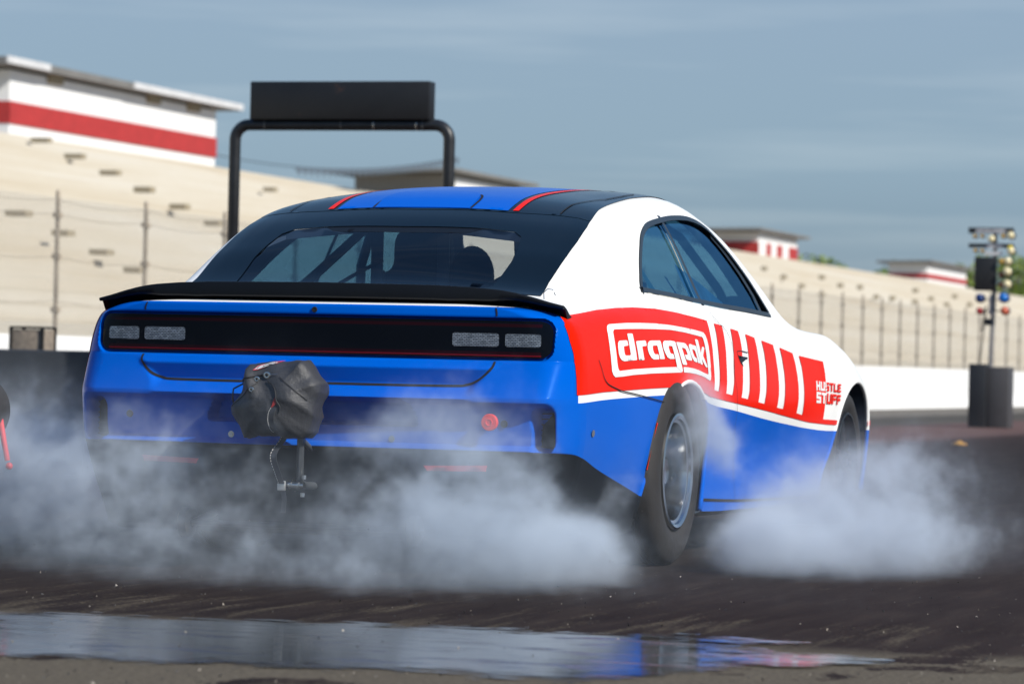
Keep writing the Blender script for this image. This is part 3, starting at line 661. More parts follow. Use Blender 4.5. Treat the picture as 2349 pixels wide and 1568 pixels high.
tline("trunk_gap", [(-.697, .797), (-.694, .774), (-.668, .744), (-.638, .722), (-.60, .709), (-.55, .7045), (-.30, .703), (0, .703), (.30, .703), (.55, .7045), (.60, .709), (.638, .722), (.668, .744), (.694, .774), (.697, .797)], .009)
for s in (-1, 1):
    tline("trunk_gap", [(s*.697, .962), (s*.697, .975), (s*.690, 1.0)], .006)
    mb = MB()
    for i in range(2): mb.lathe([(-.0-.002*i, .001), (0-.002*i, .012-.005*i)], on_tail(s*.318, .504, .003), 'Y', 20)
    mb.build("parking_sensor", M['steel'], CAR)
    mb = MB().lathe([(-.003, .001), (-.003, .013), (0, .014)], on_tail(s*.742, .57, .002), 'Y', 20); mb.build("parking_sensor", M['satin_black'], CAR)
MB().lathe([(-.003, .001), (-.004, .0095), (0, .011)], on_tail(0, .974, .002), 'Y', 24).build("rear_camera", M['dark'], CAR)
for s in (-1, 1):   # vents at the corners
    mb = MB(); c = on_tail(s*.885, .55, 0)
    mb.box((s*.885, c.y-.006, .548), (.072, .004, .155))
    for k in range(7): mb.box((s*.885, c.y-.014, .49+k*.02), (.066, .010, .004))
    mb.build("corner_vent", M['dark'], CAR)
    V2, F = flat_tris([[(s*.457, .391), (s*.678, .394), (s*.684, .417), (s*.445, .410)]], .04)
    me = mesh("rear_reflector", [on_tail(x, z, .004) for x, z in V2], F)
    if sum(p.normal.y for p in me.polygons) > 0: me.flip_normals()
    link("rear_reflector", me, M['red'], CAR, 179)
    # side marker just behind the tire
    if s == 1: lay("side_marker", [(-.185, .575), (-.150, .568), (-.222, .385), (-.262, .392)], 'X', M['red'], CAR, .006, .03)
    else: lay("side_marker", [(-.185, .575), (-.150, .568), (-.222, .385), (-.262, .392)], '-X', M['red'], CAR, .006, .03)
c = on_tail(.700, .575)
MB().lathe([(-.046, .0005), (-.046, .010), (-.049, .012), (-.046, .014), (-.046, .028), (-.043, .031), (-.030, .031), (-.030, .012), (0, .012)], c, 'Y', 40).build("kill_switch_button", M['red'], CAR, 40)
lay("quarter_sensor", [(-1.016+.02*math.cos(a)*.9, .54+.013*math.sin(a)) for a in np.linspace(0, 2*math.pi, 20)[:-1]], 'X', M['steel'], CAR, .004, .03)
# ------------------------------------------------------------------ spoiler
xs = np.linspace(-.925, .925, 75); V = []; F = []
for x in xs:
    a = abs(x); dr = np.interp(a, [0, .45, .58, .69, .75, .81, .87, .925], [0, .003, .008, .016, .026, .040, .057, .070])
    yt = -1.283+.10*a*a; z1 = 1.076-dr; hgt = np.interp(a, [0, .50, .66, .74, .84, .925], [.056, .054, .044, .028, .020, .012]); ch = np.interp(a, [0, .7, .86, .925], [.30, .27, .22, .12])
    zf = np.interp(a, [0, .66, .74, .925], [1.018, 1.014, z1-.03, z1-.035]); top = z1
    sec = [(yt+.004, z1-hgt), (yt-.002, z1-hgt+.006), (yt-.004, z1-.006), (yt, z1), (yt+.012, z1+.001), (yt+ch*.4, z1-.010), (yt+ch*.8, max(zf, z1-.034)), (yt+ch, zf-.004), (yt+ch*.5, zf-.014), (yt+.03, z1-hgt)]
    V += [(x, y, z) for y, z in sec]
m = 10
for i in range(len(xs)-1):
    for k in range(m): F.append((i*m+k, i*m+(k+1) % m, (i+1)*m+(k+1) % m, (i+1)*m+k))
F += [tuple(range(m)), tuple((len(xs)-1)*m+k for k in range(m))[::-1]]
me = mesh("rear_spoiler", V, F); bm = bmesh.new(); bm.from_mesh(me); bmesh.ops.recalc_face_normals(bm, faces=bm.faces); bm.to_mesh(me); bm.free()
link("rear_spoiler", me, M['satin_black'], CAR, 40)
MB().tube([(.84, -1.16, 1.03+.0), (.84, -1.165, 1.055), (.855, -1.167, 1.068), (.875, -1.167, 1.066), (.885, -1.165, 1.045)], .0018, 6).build("tether_wire", M['steel'], CAR, 179)
# ------------------------------------------------------------------ wheels
def wheel(name, c, s, R, Wd, Rr, kind):
    w_ = empty(name, c); w_.parent = CAR
    out = lambda a: a*s
    tire = MB(); sh = .035
    prof = [(0-.012, Rr+.004), (.004, Rr+.03), (.010, Rr+(R-Rr)*.45), (.008, R-.055), (-.004, R-.022), (-sh*.7, R-.004)]
    for g in ((.06, .075, .09) if kind == 'slick' else (.05, .09)):
        prof += [(-g, R), (-g-.002, R-.005), (-g-.006, R-.005), (-g-.008, R)]
    prof += [(-Wd*.75, R), (-Wd+sh*.7, R-.004), (-Wd, R-.03), (-Wd-.004, Rr+.04), (-Wd+.02, Rr)]
    tire.lathe([(out(a), r) for a, r in prof], (0, 0, 0), 'X', 96); tire.build("tire", M['rubber'], w_, 40)
    rim = MB()
    if kind == 'slick':
        pr = [(-.012, Rr+.010), (.006, Rr+.008), (.010, Rr-.002), (.004, Rr-.014), (-.006, Rr-.018), (-.010, Rr-.030), (-.05, Rr-.038), (-.11, Rr-.044), (-.135, Rr-.055), (-.137, .13), (-.120, .085), (-.10, .07), (-.055, .066), (-.05, .055), (-.05, .001)]
        rim.lathe([(out(a), r) for a, r in pr], (0, 0, 0), 'X', 96); o = rim.build("rim", M['alu'], w_, 35)
        for k in range(5):
            a = 2*math.pi*k/5; MB().lathe([(out(-.125), .009), (out(-.10), .009), (out(-.098), .001)], (0, .082*math.cos(a), .082*math.sin(a)), 'X', 12).build("lug_nut", M['steel'], w_, 40)
        hc = MB().lathe([(out(-.05), .052), (out(-.046), .050), (out(-.045), .001)], (0, 0, 0), 'X', 30); hc.build("hub_cap", M['alu'], w_, 40)
    else:
        pr = [(-.012, Rr+.010), (.004, Rr+.006), (.006, Rr-.004), (-.006, Rr-.014), (-.06, Rr-.022), (-.10, Rr-.03)]
        rim.lathe([(out(a), r) for a, r in pr], (0, 0, 0), 'X', 64)
        for k in range(5):
            a = 2*math.pi*k/5+.3
            for d in (-.13, .13):
                rim.tube([(out(-.03), .03*math.cos(a), .03*math.sin(a)), (out(-.02), .10*math.cos(a+d*.5), .10*math.sin(a+d*.5)), (out(-.035), (Rr-.02)*math.cos(a+d), (Rr-.02)*math.sin(a+d))], [.022, .014, .012], 8)
        rim.lathe([(out(-.05), .06), (out(-.01), .055), (out(0), .04), (out(.002), .001)], (0, 0, 0), 'X', 32)
        o = rim.build("rim", M['satin_black'], w_, 35)
        for k in range(5):
            a = 2*math.pi*k/5; MB().lathe([(out(-.01), .008), (out(.02), .008), (out(.021), .001)], (0, .042*math.cos(a), .042*math.sin(a)), 'X', 12).build("lug_nut", M['steel'], w_, 40)
    return w_
for s in (-1, 1):
    wheel("rear_wheel", (REARW.x*s, REARW.y, REARW.z), s, .378, .255, .226, 'slick')
    wheel("front_wheel", (FRONTW.x*s, FRONTW.y, FRONTW.z), s, .355, .13, .235, 'skinny')
MB().tube([(-.8, .12, .376), (.8, .12, .376)], .045, 16).lathe([(-.14, .05), (-.09, .15), (.09, .15), (.14, .05)], (0, .12, .376), 'X', 24).build("rear_axle", M['satin_black'], CAR, 40)
MB().box((0, 1.7, .25), (1.5, 4.4, .10)).build("underbody", M['dark'], CAR, bevel=.02)
# ------------------------------------------------------------------ wheelie bar, parachute mount and bag
wb = MB()
for s in (-1, 1):
    wb.tube([(s*.36, -.6, .33), (s*.42, -1.42, .175)], .014, 10); wb.tube([(s*.36, -.6, .22), (s*.42, -1.42, .175)], .011, 10)
wb.tube([(-.45, -1.42, .175), (.45, -1.42, .175)], .011, 12); wb.tube([(-.40, -1.1, .235), (.40, -1.1, .235)], .010, 10)
WB = wb.build("wheelie_bar", M['satin_black'], CAR, 60)
for s in (-1, 1):
    MB().lathe([(s*.425, .02), (s*.425, .046), (s*.432, .056), (s*.462, .056), (s*.470, .046), (s*.470, .02)], (0, -1.42, .175), 'X', 28, closed=True).build("wheelie_wheel", M['rubber'], WB, 40)
    MB().lathe([(s*.40, .010), (s*.48, .012), (s*.486, .008), (s*.486, .001)], (0, -1.42, .175), 'X', 12).build("axle_bolt", M['steel'], WB, 40)
mt2 = MB().tube([(.012, -1.46, .56), (.012, -1.46, .345), (.012, -1.40, .325), (.012, -1.05, .315)], .0135, 14).tube([(.012, -1.46, .50), (.012, -1.20, .40)], .010, 10)
PM = mt2.build("parachute_mount", simple("mount_tube", (.10, .11, .12), .4, metal=.4), CAR, 60)
cl = MB().tube([(-.06, -1.475, .327), (.035, -1.475, .327)], .013, 14).tube([(-.02, -1.475, .327), (-.012, -1.475, .327)], .018, 14).tube([(.010, -1.475, .327), (.018, -1.475, .327)], .018, 14)
cl.tube([(.034, -1.475, .35), (.034, -1.475, .365)], .009, 6).tube([(.030, -1.475, .285), (.030, -1.475, .300)], .009, 6)
cl.build("mount_clamp", M['steel'], PM, 40)

# ------------------------------------------------------------------ cabin
def text_mesh(name, body_, size, mat, parent, M4, ext=.001, shear=0):
    cu = bpy.data.curves.new(name, 'FONT'); cu.body = body_; cu.size = size; cu.extrude = ext; cu.shear = shear; cu.align_x = 'CENTER'; cu.align_y = 'CENTER'
    tmp = bpy.data.objects.new("t", cu); COL.objects.link(tmp); dg = bpy.context.evaluated_depsgraph_get()
    me = bpy.data.meshes.new_from_object(tmp.evaluated_get(dg)); bpy.data.objects.remove(tmp, do_unlink=True)
    me.transform(M4); me.name = name; me.materials.clear()
    return link(name, me, mat, parent)
cg = MB()
for s in (-1, 1):
    cg.tube([(s*.60, .78, .80), (s*.59, .78, 1.20), (s*.53, .78, 1.41), (s*.44, .78, 1.455), (0, .78, 1.465)], .021, 12)
    cg.tube([(s*.50, .76, 1.42), (s*.52, .1, 1.16), (s*.54, -.70, .86)], .020, 12)
    cg.tube([(s*.52, .78, 1.41), (s*.55, 1.3, 1.45), (s*.56, 1.8, 1.38), (s*.64, 2.2, 1.16), (s*.68, 2.5, .95)], .020, 12)
cg.tube([(-.59, .78, 1.06), (.59, .78, 1.06)], .020, 12); cg.tube([(.53, .76, 1.40), (-.10, .74, 1.06)], .018, 12); cg.tube([(.30, .1, 1.0), (.62, -.35, 1.12)], .022, 12)
cg.tube([(.43, -.2, .85), (.445, -.2, 1.10), (.43, -.2, 1.34)], .020, 10)
cg.build("roll_cage", M['cage'], CAR, 60)
for s in (-1, 1):
    x = s*.145-.16
    MB().box((x-.02, .25, 1.10), (.052, .012, .60)).build("rear_brace", simple("brace_panel", (.06, .085, .12), .4), CAR, bevel=.003)
for s, sc in ((-1, 1), (1, 1)):
    sb = MB(); cx = s*.37
    L = [(cx-.24, .80), (cx-.25, 1.05), (cx-.21, 1.16), (cx-.13, 1.20), (cx-.12, 1.32), (cx-.07, 1.37), (cx+.07, 1.37), (cx+.12, 1.32), (cx+.13, 1.20), (cx+.21, 1.16), (cx+.25, 1.05), (cx+.24, .80)]
    sb.prism(catmull(L, 3, True), .92, 1.03, 'Y'); sb.build("seat_shell", simple("seat_fabric", (.012, .014, .02), .7), CAR, bevel=.012)
    sb = MB().prism([(.95, .80), (1.0, 1.14), (1.10, 1.16), (1.25, .96), (1.5, .90), (1.5, .80)], cx-.235, cx-.20, 'X').prism([(.95, .80), (1.0, 1.14), (1.10, 1.16), (1.25, .96), (1.5, .90), (1.5, .80)], cx+.20, cx+.235, 'X').box((cx, 1.25, .84), (.40, .5, .08))
    sb.build("seat_bolster", simple("seat_fabric", (.012, .014, .02), .7), CAR, bevel=.01)
MB().box((0, .35, .815), (1.5, 1.2, .02)).box((0, -.55, .83), (1.4, .5, .05)).build("rear_deck_panel", M['liner'], CAR, bevel=.004)
MB().prism([(2.05, .82), (2.05, 1.0), (2.18, 1.055), (2.6, 1.0), (2.6, .82)], -.72, .72, 'X').build("dashboard", M['liner'], CAR, bevel=.012)
MB().ball((-.14, .95, 1.17), (.10, .07, .13), 20, 14).build("headrest", simple("headrest_pad", (.006, .008, .012), .5), CAR, 179)
# pale harness pad, orange strap ends and a pale panel behind the door glass
MB().box((-.34, .32, 1.09), (.05, .02, .16)).build("shoulder_pad", simple("pale_fabric", (.34, .32, .29), .8, bump=.3), CAR, bevel=.006)
MB().box((-.42, .05, 1.075), (.085, .02, .045)).build("strap_end", simple("orange_web", (.60, .17, .07), .7), CAR, bevel=.004)
MB().box((-.57, -.2, 1.05), (.035, .02, .05)).build("strap_end", simple("orange_web", (.60, .17, .07), .7), CAR, bevel=.004)
MB().tube([(-.62, .0, .98), (-.38, .2, 1.16), (-.30, .25, 1.21)], .008, 8).build("pull_cable", M['dark'], CAR, 60)
lay("pale_inner_panel", [(.99, 1.255), (1.09, 1.23), (1.28, 1.185), (1.62, 1.085), (1.60, 1.066), (1.05, 1.075), (1.01, 1.12), (.985, 1.2)], 'X', simple("pale_panel", (.62, .62, .66), .7, bump=.4, vary=.3, scale=10), CAR, -.05, .03)
lay("daylight_patch", [(.30, 1.19), (.34, 1.215), (.44, 1.10), (.34, 1.105)], 'X', simple("tape", (.55, .55, .42), .7), CAR, -.03, .03)  # beige patch: daylight showing through the quarter window, put into the colour
lay("window_latch", [(.60, 1.18), (.635, 1.175), (.70, 1.095), (.735, 1.08), (.70, 1.078), (.66, 1.11)], 'X', M['steel'], CAR, -.018, .03)
text_mesh("seat_lettering", "sabelt", .085, simple("faint_lettering", (.05, .06, .08), .6), CAR, Matrix.Translation((.30, .60, 1.24)) @ Matrix.Rotation(rad(90), 4, 'X'))

# ------------------------------------------------------------------ parachute bag (hangs on the mount, can be lifted off)
CC = Vector((-.045, -1.53, .640)); KX, KZ = 3.33e-4, 3.175e-4
OUTL = [(245, 145), (300, 115), (375, 92), (500, 70), (640, 55), (770, 48), (860, 56), (915, 38), (975, 110), (1040, 215), (1125, 300), (1100, 430), (1065, 560), (1035, 660), (1010, 760), (980, 860), (905, 925), (790, 935), (680, 918), (560, 910), (440, 905), (320, 915), (240, 950), (195, 890), (150, 830), (100, 770), (65, 690), (70, 600), (130, 500), (160, 430), (180, 370), (190, 320), (205, 270), (225, 200)]
OL = [((x-590)*KX, -(y-500)*KZ) for x, y in OUTL]
from mathutils import noise as mnoise
bag = empty("parachute_bag", CC); tag(bag, "black cloth drag parachute bag tied shut, hanging behind the blue tail", "parachute bag")
loop = densify(OL, .008); V = []; F = []; m = len(loop); K = 26
for i in range(1, K):
    t = math.pi*i/K; s = math.sin(t)**.62; yy = -math.cos(t)*.125
    for (x, z) in loop:
        a = math.atan2(z, x); d = Vector((x*s, yy, z*s))
        rad_ = math.hypot(x, z)*s
        f = mnoise.noise(d*6.5)
        f2 = 1-abs(mnoise.noise(Vector((d.x*11+d.z*7, d.y*6, d.z*5-d.x*3))))*2.2
        f3 = mnoise.noise(d*14)
        am = .018*f+.016*f2+.007*f3
        n = Vector((x*s, -.25*math.cos(t)*2, z*s)).normalized()
        V.append(d+n*am*(1 if math.sin(t) < .95 else .35))
V += [Vector((0, -.128, 0)), Vector((0, .128, 0))]
for i in range(K-2):
    for k in range(m): F.append((i*m+k, i*m+(k+1) % m, (i+1)*m+(k+1) % m, (i+1)*m+k))
F += [(len(V)-2, (k+1) % m, k) for k in range(m)]+[(len(V)-1, (K-2)*m+k, (K-2)*m+(k+1) % m) for k in range(m)]
me = mesh("bag_cloth", V, F); bm = bmesh.new(); bm.from_mesh(me); bmesh.ops.recalc_face_normals(bm, faces=bm.faces); bm.to_mesh(me); bm.free()
cloth = link("bag_cloth", me, simple("black_nylon", (.034, .035, .039), .55, bump=.35, scale=12, bscale=60), bag, 179)
BB = BVHTree.FromPolygons(V, F)
def onbag(px, py, off=.003):
    p = BB.ray_cast(Vector(((px-590)*KX, -2, -(py-500)*KZ)), Vector((0, 1, 0)))[0]
    return (p if p is not None else Vector(((px-590)*KX, 0, -(py-500)*KZ)))+Vector((0, -off, 0))
def bagtube(name, pts, r, mat, off=.004):
    MB().tube([onbag(x, y, off) for x, y in catmull(pts, 5)], r, 8).build(name, mat, bag, 179)
M['cord'] = simple("black_cord", (.01, .01, .012), .6)
bagtube("draw_cord", [(510, 215), (400, 240), (270, 275), (180, 320)], .0035, M['cord'])
MB().tube([onbag(180, 320), CC*0+Vector(((95-590)*KX, -.05, -(390-500)*KZ)), Vector(((75-590)*KX, -.04, -(480-500)*KZ)), Vector(((100-590)*KX, -.05, -(560-500)*KZ))], .0032, 8).build("draw_cord", M['cord'], bag, 179)
bagtube("cloth_seam", [(560, 290), (640, 340), (690, 430), (700, 500), (745, 575), (740, 640)], .0022, M['cord'])
bagtube("cloth_seam", [(120, 590), (220, 500), (360, 390), (450, 310)], .0016, M['cord'])
bagtube("cloth_seam", [(700, 240), (820, 330), (940, 430), (1010, 500)], .0012, M['cord'])
for (x, y, r) in ((545, 225, .0125), (435, 272, .010), (410, 392, .009)):
    p = onbag(x, y, .006); MB().lathe([(-.003, r), (-.004, r*.8), (-.003, r*.45), (.0, r*.42), (.003, r)], p, 'Y', 20).build("grommet", M['steel'], bag, 50)
MB().tube([onbag(575, 215, .008), onbag(675, 212, .008)], .0012, 6).build("closing_pin", M['steel'], bag)
V = [onbag(x, y, .0025) for x, y in ((690, 455), (705, 545), (645, 600), (655, 530))]
MB().add(V, [(0, 1, 2, 3)]).build("red_flap", simple("red_cloth", (.28, .02, .02), .7), bag)
# maker's tag along the top edge, lettering as on the bag
TG = [(360, 172), (395, 118), (540, 68), (650, 50), (600, 85), (500, 130), (410, 165)]
tgp = [onbag(x, y, .004) for x, y in TG]
MB().add(tgp, [tuple(range(len(tgp)))]).build("name_tag", simple("red_tag", (.55, .03, .06), .5), bag)
TG2 = [(376, 162), (402, 124), (540, 75), (628, 56), (590, 82), (498, 123), (412, 156)]
tgp = [onbag(x, y, .0055) for x, y in TG2]
MB().add(tgp, [tuple(range(len(tgp)))]).build("tag_field", simple("white_tag", (.75, .74, .74), .5), bag)
mb = MB()
for q in word([(408, 124), (612, 60), (582, 82), (388, 158)], 'SIMPSON', .2, .16):
    mb.add([onbag(x, y, .0070+random.random()*.0004) for x, y in q], [(0, 1, 2, 3)])
mb.build("tag_lettering", M['dark'], bag)
# strap with a white stitched thread down to the buckle
S0 = [(650, 590), (625, 660), (615, 760), (620, 860), (622, 930)]
st = [onbag(x+28, y, .006) for x, y in S0]+[Vector((.012, -.09, -.20)), Vector((.012, -.04, -.27)), Vector((.003, .03, -.315))]
def ribbon(pts, wv, th, name, mat, par):
    V = []; F = []
    for p in pts:
        V += [p+Vector((-wv/2, 0, 0)), p+Vector((wv/2, 0, 0)), p+Vector((wv/2, th, 0)), p+Vector((-wv/2, th, 0))]
    for i in range(len(pts)-1):
        for k in range(4): F.append((4*i+k, 4*i+(k+1) % 4, 4*i+4+(k+1) % 4, 4*i+4+k))
    F += [(0, 1, 2, 3), tuple(4*(len(pts)-1)+k for k in (3, 2, 1, 0))]
    return MB().add(V, F).build(name, mat, par, 60)
ribbon([Vector(p) for p in catmull(st, 4)], .026, .003, "bag_strap", simple("strap_web", (.03, .033, .04), .6), bag)
mb = MB()
sp_ = [Vector(p) for p in catmull([p+Vector((-.009, -.002, 0)) for p in st], 14)]
for i in range(0, len(sp_)-1, 2): mb.tube([sp_[i], sp_[i+1]], .0011, 5)
mb.build("strap_stitching", simple("white_thread", (.7, .68, .64), .7), bag)
e = st[-1]; MB().box((e.x, e.y-.004, e.z), (.030, .014, .036)).build("strap_buckle", simple("buckle_metal", (.62, .62, .60), .35, metal=.7), bag, bevel=.003)
ribbon([e+Vector((.004, .0, -.018)), e+Vector((.010, .0, -.05)), e+Vector((.002, .01, -.10))], .018, .003, "strap_tail", simple("strap_web", (.03, .033, .04), .6), bag)

# ------------------------------------------------------------------ the place
def dray(u, v): return CF+CR*((u-1174)/FPX)-CU*((v-784)/FPX)
def spot(u, v, X=None, Y=None, Z=None, pl=None):
    d = dray(u, v)
    if X is not None: t = (X-CAM_POS.x)/d.x
    elif Y is not None: t = (Y-CAM_POS.y)/d.y
    elif Z is not None: t = (Z-CAM_POS.z)/d.z
    else: n, c = pl; t = (c-n.dot(CAM_POS))/n.dot(d)
    return CAM_POS+d*t
# ground
mg, t, b = NM("rubbered_asphalt"); geo = N(t, "ShaderNodeNewGeometry").outputs['Position']; s3 = N(t, "ShaderNodeSeparateXYZ", {0: geo}); GX, GY, GZ = s3.outputs
fine = noise(t, 60, 6, .7, geo); mid = noise(t, 1.6, 5, .6, geo)
stretch = N(t, "ShaderNodeMapping", {'Vector': geo, 'Scale': (5.0, .55, 1)}).outputs[0]
stretchx = N(t, "ShaderNodeMapping", {'Vector': geo, 'Rotation': (0, 0, rad(62)), 'Scale': (6.0, .7, 1)}).outputs[0]
st1 = noise(t, 1.5, 6, .65, stretch); st2 = noise(t, 1.3, 6, .68, stretchx)
# bare concrete-coloured aggregate showing through where the rubber is thin
near = fcurve(t, GY, -6, 0, [(-6, .50), (-4.2, .50), (-3.6, .515), (-2.9, .53), (-2.3, .62), (0, .66)], .4, .7)
bare = math_(t, 'MULTIPLY', math_(t, 'MULTIPLY', math_(t, 'SUBTRACT', math_(t, 'ADD', st2, math_(t, 'MULTIPLY', math_(t, 'SUBTRACT', fine, .5), .6)), near), 7.0, clamp=True), .8)
lane = fcurve(t, GX, -16, 8, [(-16, .30), (-13, .26), (-9.6, .24), (-8.8, .10), (-7.0, .10), (-6.0, .22), (-4.2, .20), (-3.4, .06), (-2.5, .03), (3.0, .03), (4, .05), (8, .2)], 0, .4)
mud = math_(t, 'MAXIMUM', math_(t, 'MINIMUM', math_(t, 'MULTIPLY', math_(t, 'SUBTRACT', -3.62, GY), 3.0), 1.0), 0.0)
rub = ramp(t, st1, [(.25, (.006, .0055, .0055)), (.5, (.015, .0125, .0115)), (.75, (.034, .027, .022))])
tan_ = ramp(t, fine, [(.3, (.040, .032, .024)), (.7, (.135, .110, .078))])
pur = ramp(t, mid, [(.3, (.105, .058, .054)), (.7, (.17, .115, .100))])
gry = ramp(t, st1, [(.3, (.13, .118, .098)), (.7, (.23, .205, .17))])
rub = mixc(t, math_(t, 'MULTIPLY', math_(t, 'GREATER_THAN', fine, .60), .35), rub, (.085, .070, .056))
far = mixc(t, math_(t, 'LESS_THAN', GX, -6.6), pur, gry)
c1 = mixc(t, math_(t, 'MINIMUM', math_(t, 'MULTIPLY', lane, 4.5), 1.0), rub, far)
c2 = mixc(t, math_(t, 'MULTIPLY', bare, math_(t, 'LESS_THAN', GY, 14)), c1, tan_)
mudm = math_(t, 'MULTIPLY', mud, math_(t, 'GREATER_THAN', math_(t, 'ADD', mid, math_(t, 'MULTIPLY', fine, .2)), .52))
c3 = mixc(t, math_(t, 'MULTIPLY', mudm, .8), c2, ramp(t, fine, [(.3, (.060, .050, .038)), (.7, (.20, .17, .125))]))
t.links.new(c3, b.inputs['Base Color'])
t.links.new(math_(t, 'MULTIPLY_ADD', fine, .25, .72), b.inputs['Roughness']); b.inputs['Specular IOR Level'].default_value = .5; b.inputs['IOR'].default_value = 1.12
bn = N(t, "ShaderNodeBump", {'Strength': .5, 'Distance': .006, 'Height': fine}); t.links.new(bn.outputs[0], b.inputs['Normal'])
def grid(name, x0, x1, y0, y1, z, mat, nx_=2, ny=2):
    V = [(x0+(x1-x0)*i/nx_, y0+(y1-y0)*j/ny, z) for j in range(ny+1) for i in range(nx_+1)]
    F = [(j*(nx_+1)+i, j*(nx_+1)+i+1, (j+1)*(nx_+1)+i+1, (j+1)*(nx_+1)+i) for j in range(ny) for i in range(nx_+1-1)]
    return link(name, mesh(name, V, F), mat)
tag(grid("race_track", -1500, 1500, -300, 2500, 0, mg, 8, 8), "black rubbered drag strip asphalt", None, kind="structure")
# puddle: irregular flat sheets of water
mw_, t, b = NM("puddle_water"); co = N(t, "ShaderNodeNewGeometry").outputs['Position']
nz = noise(t, 3.5, 5, .6, N(t, "ShaderNodeMapping", {'Vector': co, 'Scale': (1, 2.2, 1)}).outputs[0])
t.links.new(ramp(t, nz, [(.35, (.012, .014, .016)), (.7, (.05, .045, .038))]), b.inputs['Base Color'])
b.inputs['IOR'].default_value = 1.45; b.inputs['Specular IOR Level'].default_value = .75
t.links.new(math_(t, 'MULTIPLY_ADD', math_(t, 'MAXIMUM', math_(t, 'SUBTRACT', nz, .46), 0.0), 1.1, .025), b.inputs['Roughness'])
bn = N(t, "ShaderNodeBump", {'Strength': .06, 'Distance': .01, 'Height': noise(t, 9, 5, .6, N(t, "ShaderNodeMapping", {'Vector': co, 'Scale': (.6, 2.5, 1)}).outputs[0])}); t.links.new(bn.outputs[0], b.inputs['Normal'])
def puddle(pts, amp, seed):
    L = [spot(u, v, Z=.004) for u, v in pts]; L = densify([(p.x, p.y) for p in L], .03); out = []
    for i, (x, y) in enumerate(L):
        nx_ = mnoise.noise(Vector((x*7+seed, y*7, 1)))+.5*mnoise.noise(Vector((x*22, y*22, seed))); out.append((x+nx_*amp*.3, y+nx_*amp))
    V2, F = flat_tris([out], .07)
    A = np.array(out); B = np.roll(A, -1, 0); ed = []
    for p in V2:
        d = B-A; t_ = np.clip(((np.array(p)-A)*d).sum(1)/np.maximum((d*d).sum(1), 1e-9), 0, 1); ed.append(float(np.hypot(*(A+d*t_[:, None]-np.array(p)).T).min()))
    return [(x, y, .004) for x, y in V2], F, ed
mb = MB(); EDG = []
for k, (pts, amp) in enumerate((
    ([(-120, 1396), (60, 1402), (330, 1410), (620, 1419), (900, 1427), (1060, 1433), (1180, 1440), (1220, 1445), (1420, 1451), (1600, 1455), (1560, 1466), (1700, 1476), (1680, 1488), (1740, 1500), (1760, 1512), (1700, 1530), (1500, 1552), (1300, 1566), (1100, 1552), (900, 1540), (700, 1534), (500, 1524), (300, 1514), (100, 1506), (-120, 1500)], .15),
    ([(1540, 1457), (1700, 1460), (1850, 1470), (1864, 1475), (1760, 1479), (1640, 1474), (1560, 1471)], .012),
    ([(1620, 1484), (1740, 1487), (1800, 1499), (1900, 1501), (1960, 1507), (2050, 1516), (2056, 1523), (1960, 1526), (1860, 1531), (1740, 1528), (1640, 1532), (1600, 1508)], .04))):
    V, F, ed = puddle(pts, amp, k*3.1)
    mb.add([(x, y, z+.002*k) for x, y, z in V], F); EDG += ed
pud = mb.build("puddle_water", mw_); at_ = pud.data.attributes.new("edge", 'FLOAT', 'POINT'); at_.data.foreach_set('value', EDG)
tag(pud, "shallow puddle on the track in the foreground, reflecting the smoke and car", None, kind="structure")
t = mw_.node_tree; b = t.nodes["Principled BSDF"]
ea = N(t, "ShaderNodeAttribute", attribute_name="edge").outputs['Fac']; pc_ = N(t, "ShaderNodeNewGeometry").outputs['Position']
br = noise(t, 5.0, 7, .68, N(t, "ShaderNodeMapping", {'Vector': pc_, 'Rotation': (0, 0, .15), 'Scale': (1, 4.5, 1)}).outputs[0])
al = math_(t, 'MULTIPLY', math_(t, 'SUBTRACT', math_(t, 'ADD', math_(t, 'MINIMUM', math_(t, 'MULTIPLY', ea, 1.5), .42), math_(t, 'MULTIPLY', br, 1.5)), .78), 7.0, clamp=True)
t.links.new(al, b.inputs['Alpha'])
# crumbs of rubber and grit on the track and in the air
mb = MB(); rnd = random.Random(5)
def crumb(p, r):
    q = [Vector((rnd.uniform(-1, 1), rnd.uniform(-1, 1), rnd.uniform(-1, 1))).normalized()*r*rnd.uniform(.6, 1.2)+p for _ in range(4)]
    mb.add(q, [(0, 1, 2), (0, 2, 3), (0, 3, 1), (1, 3, 2)])
for _ in range(520):
    p = spot(rnd.uniform(-60, 2400), 1568-260*rnd.random()**1.3, Z=.002); crumb(Vector((p.x, p.y, .003)), rnd.choice((.0025, .003, .004, .006)))
for _ in range(260):
    crumb(Vector((rnd.uniform(-1.8, 1.6), rnd.uniform(-3.0, -1.2), abs(rnd.gauss(0, .25)))), rnd.uniform(.0012, .0026))
mcr, t, b = NM("crumb"); oi = N(t, "ShaderNodeNewGeometry")
t.links.new(ramp(t, oi.outputs['Random Per Island'], [(.0, (.02, .02, .02)), (.55, (.03, .03, .03)), (.7, (.12, .10, .08)), (.95, (.45, .40, .34))]), b.inputs['Base Color'])
tag(mb.build("rubber_grit", mcr), None, None, kind="stuff")

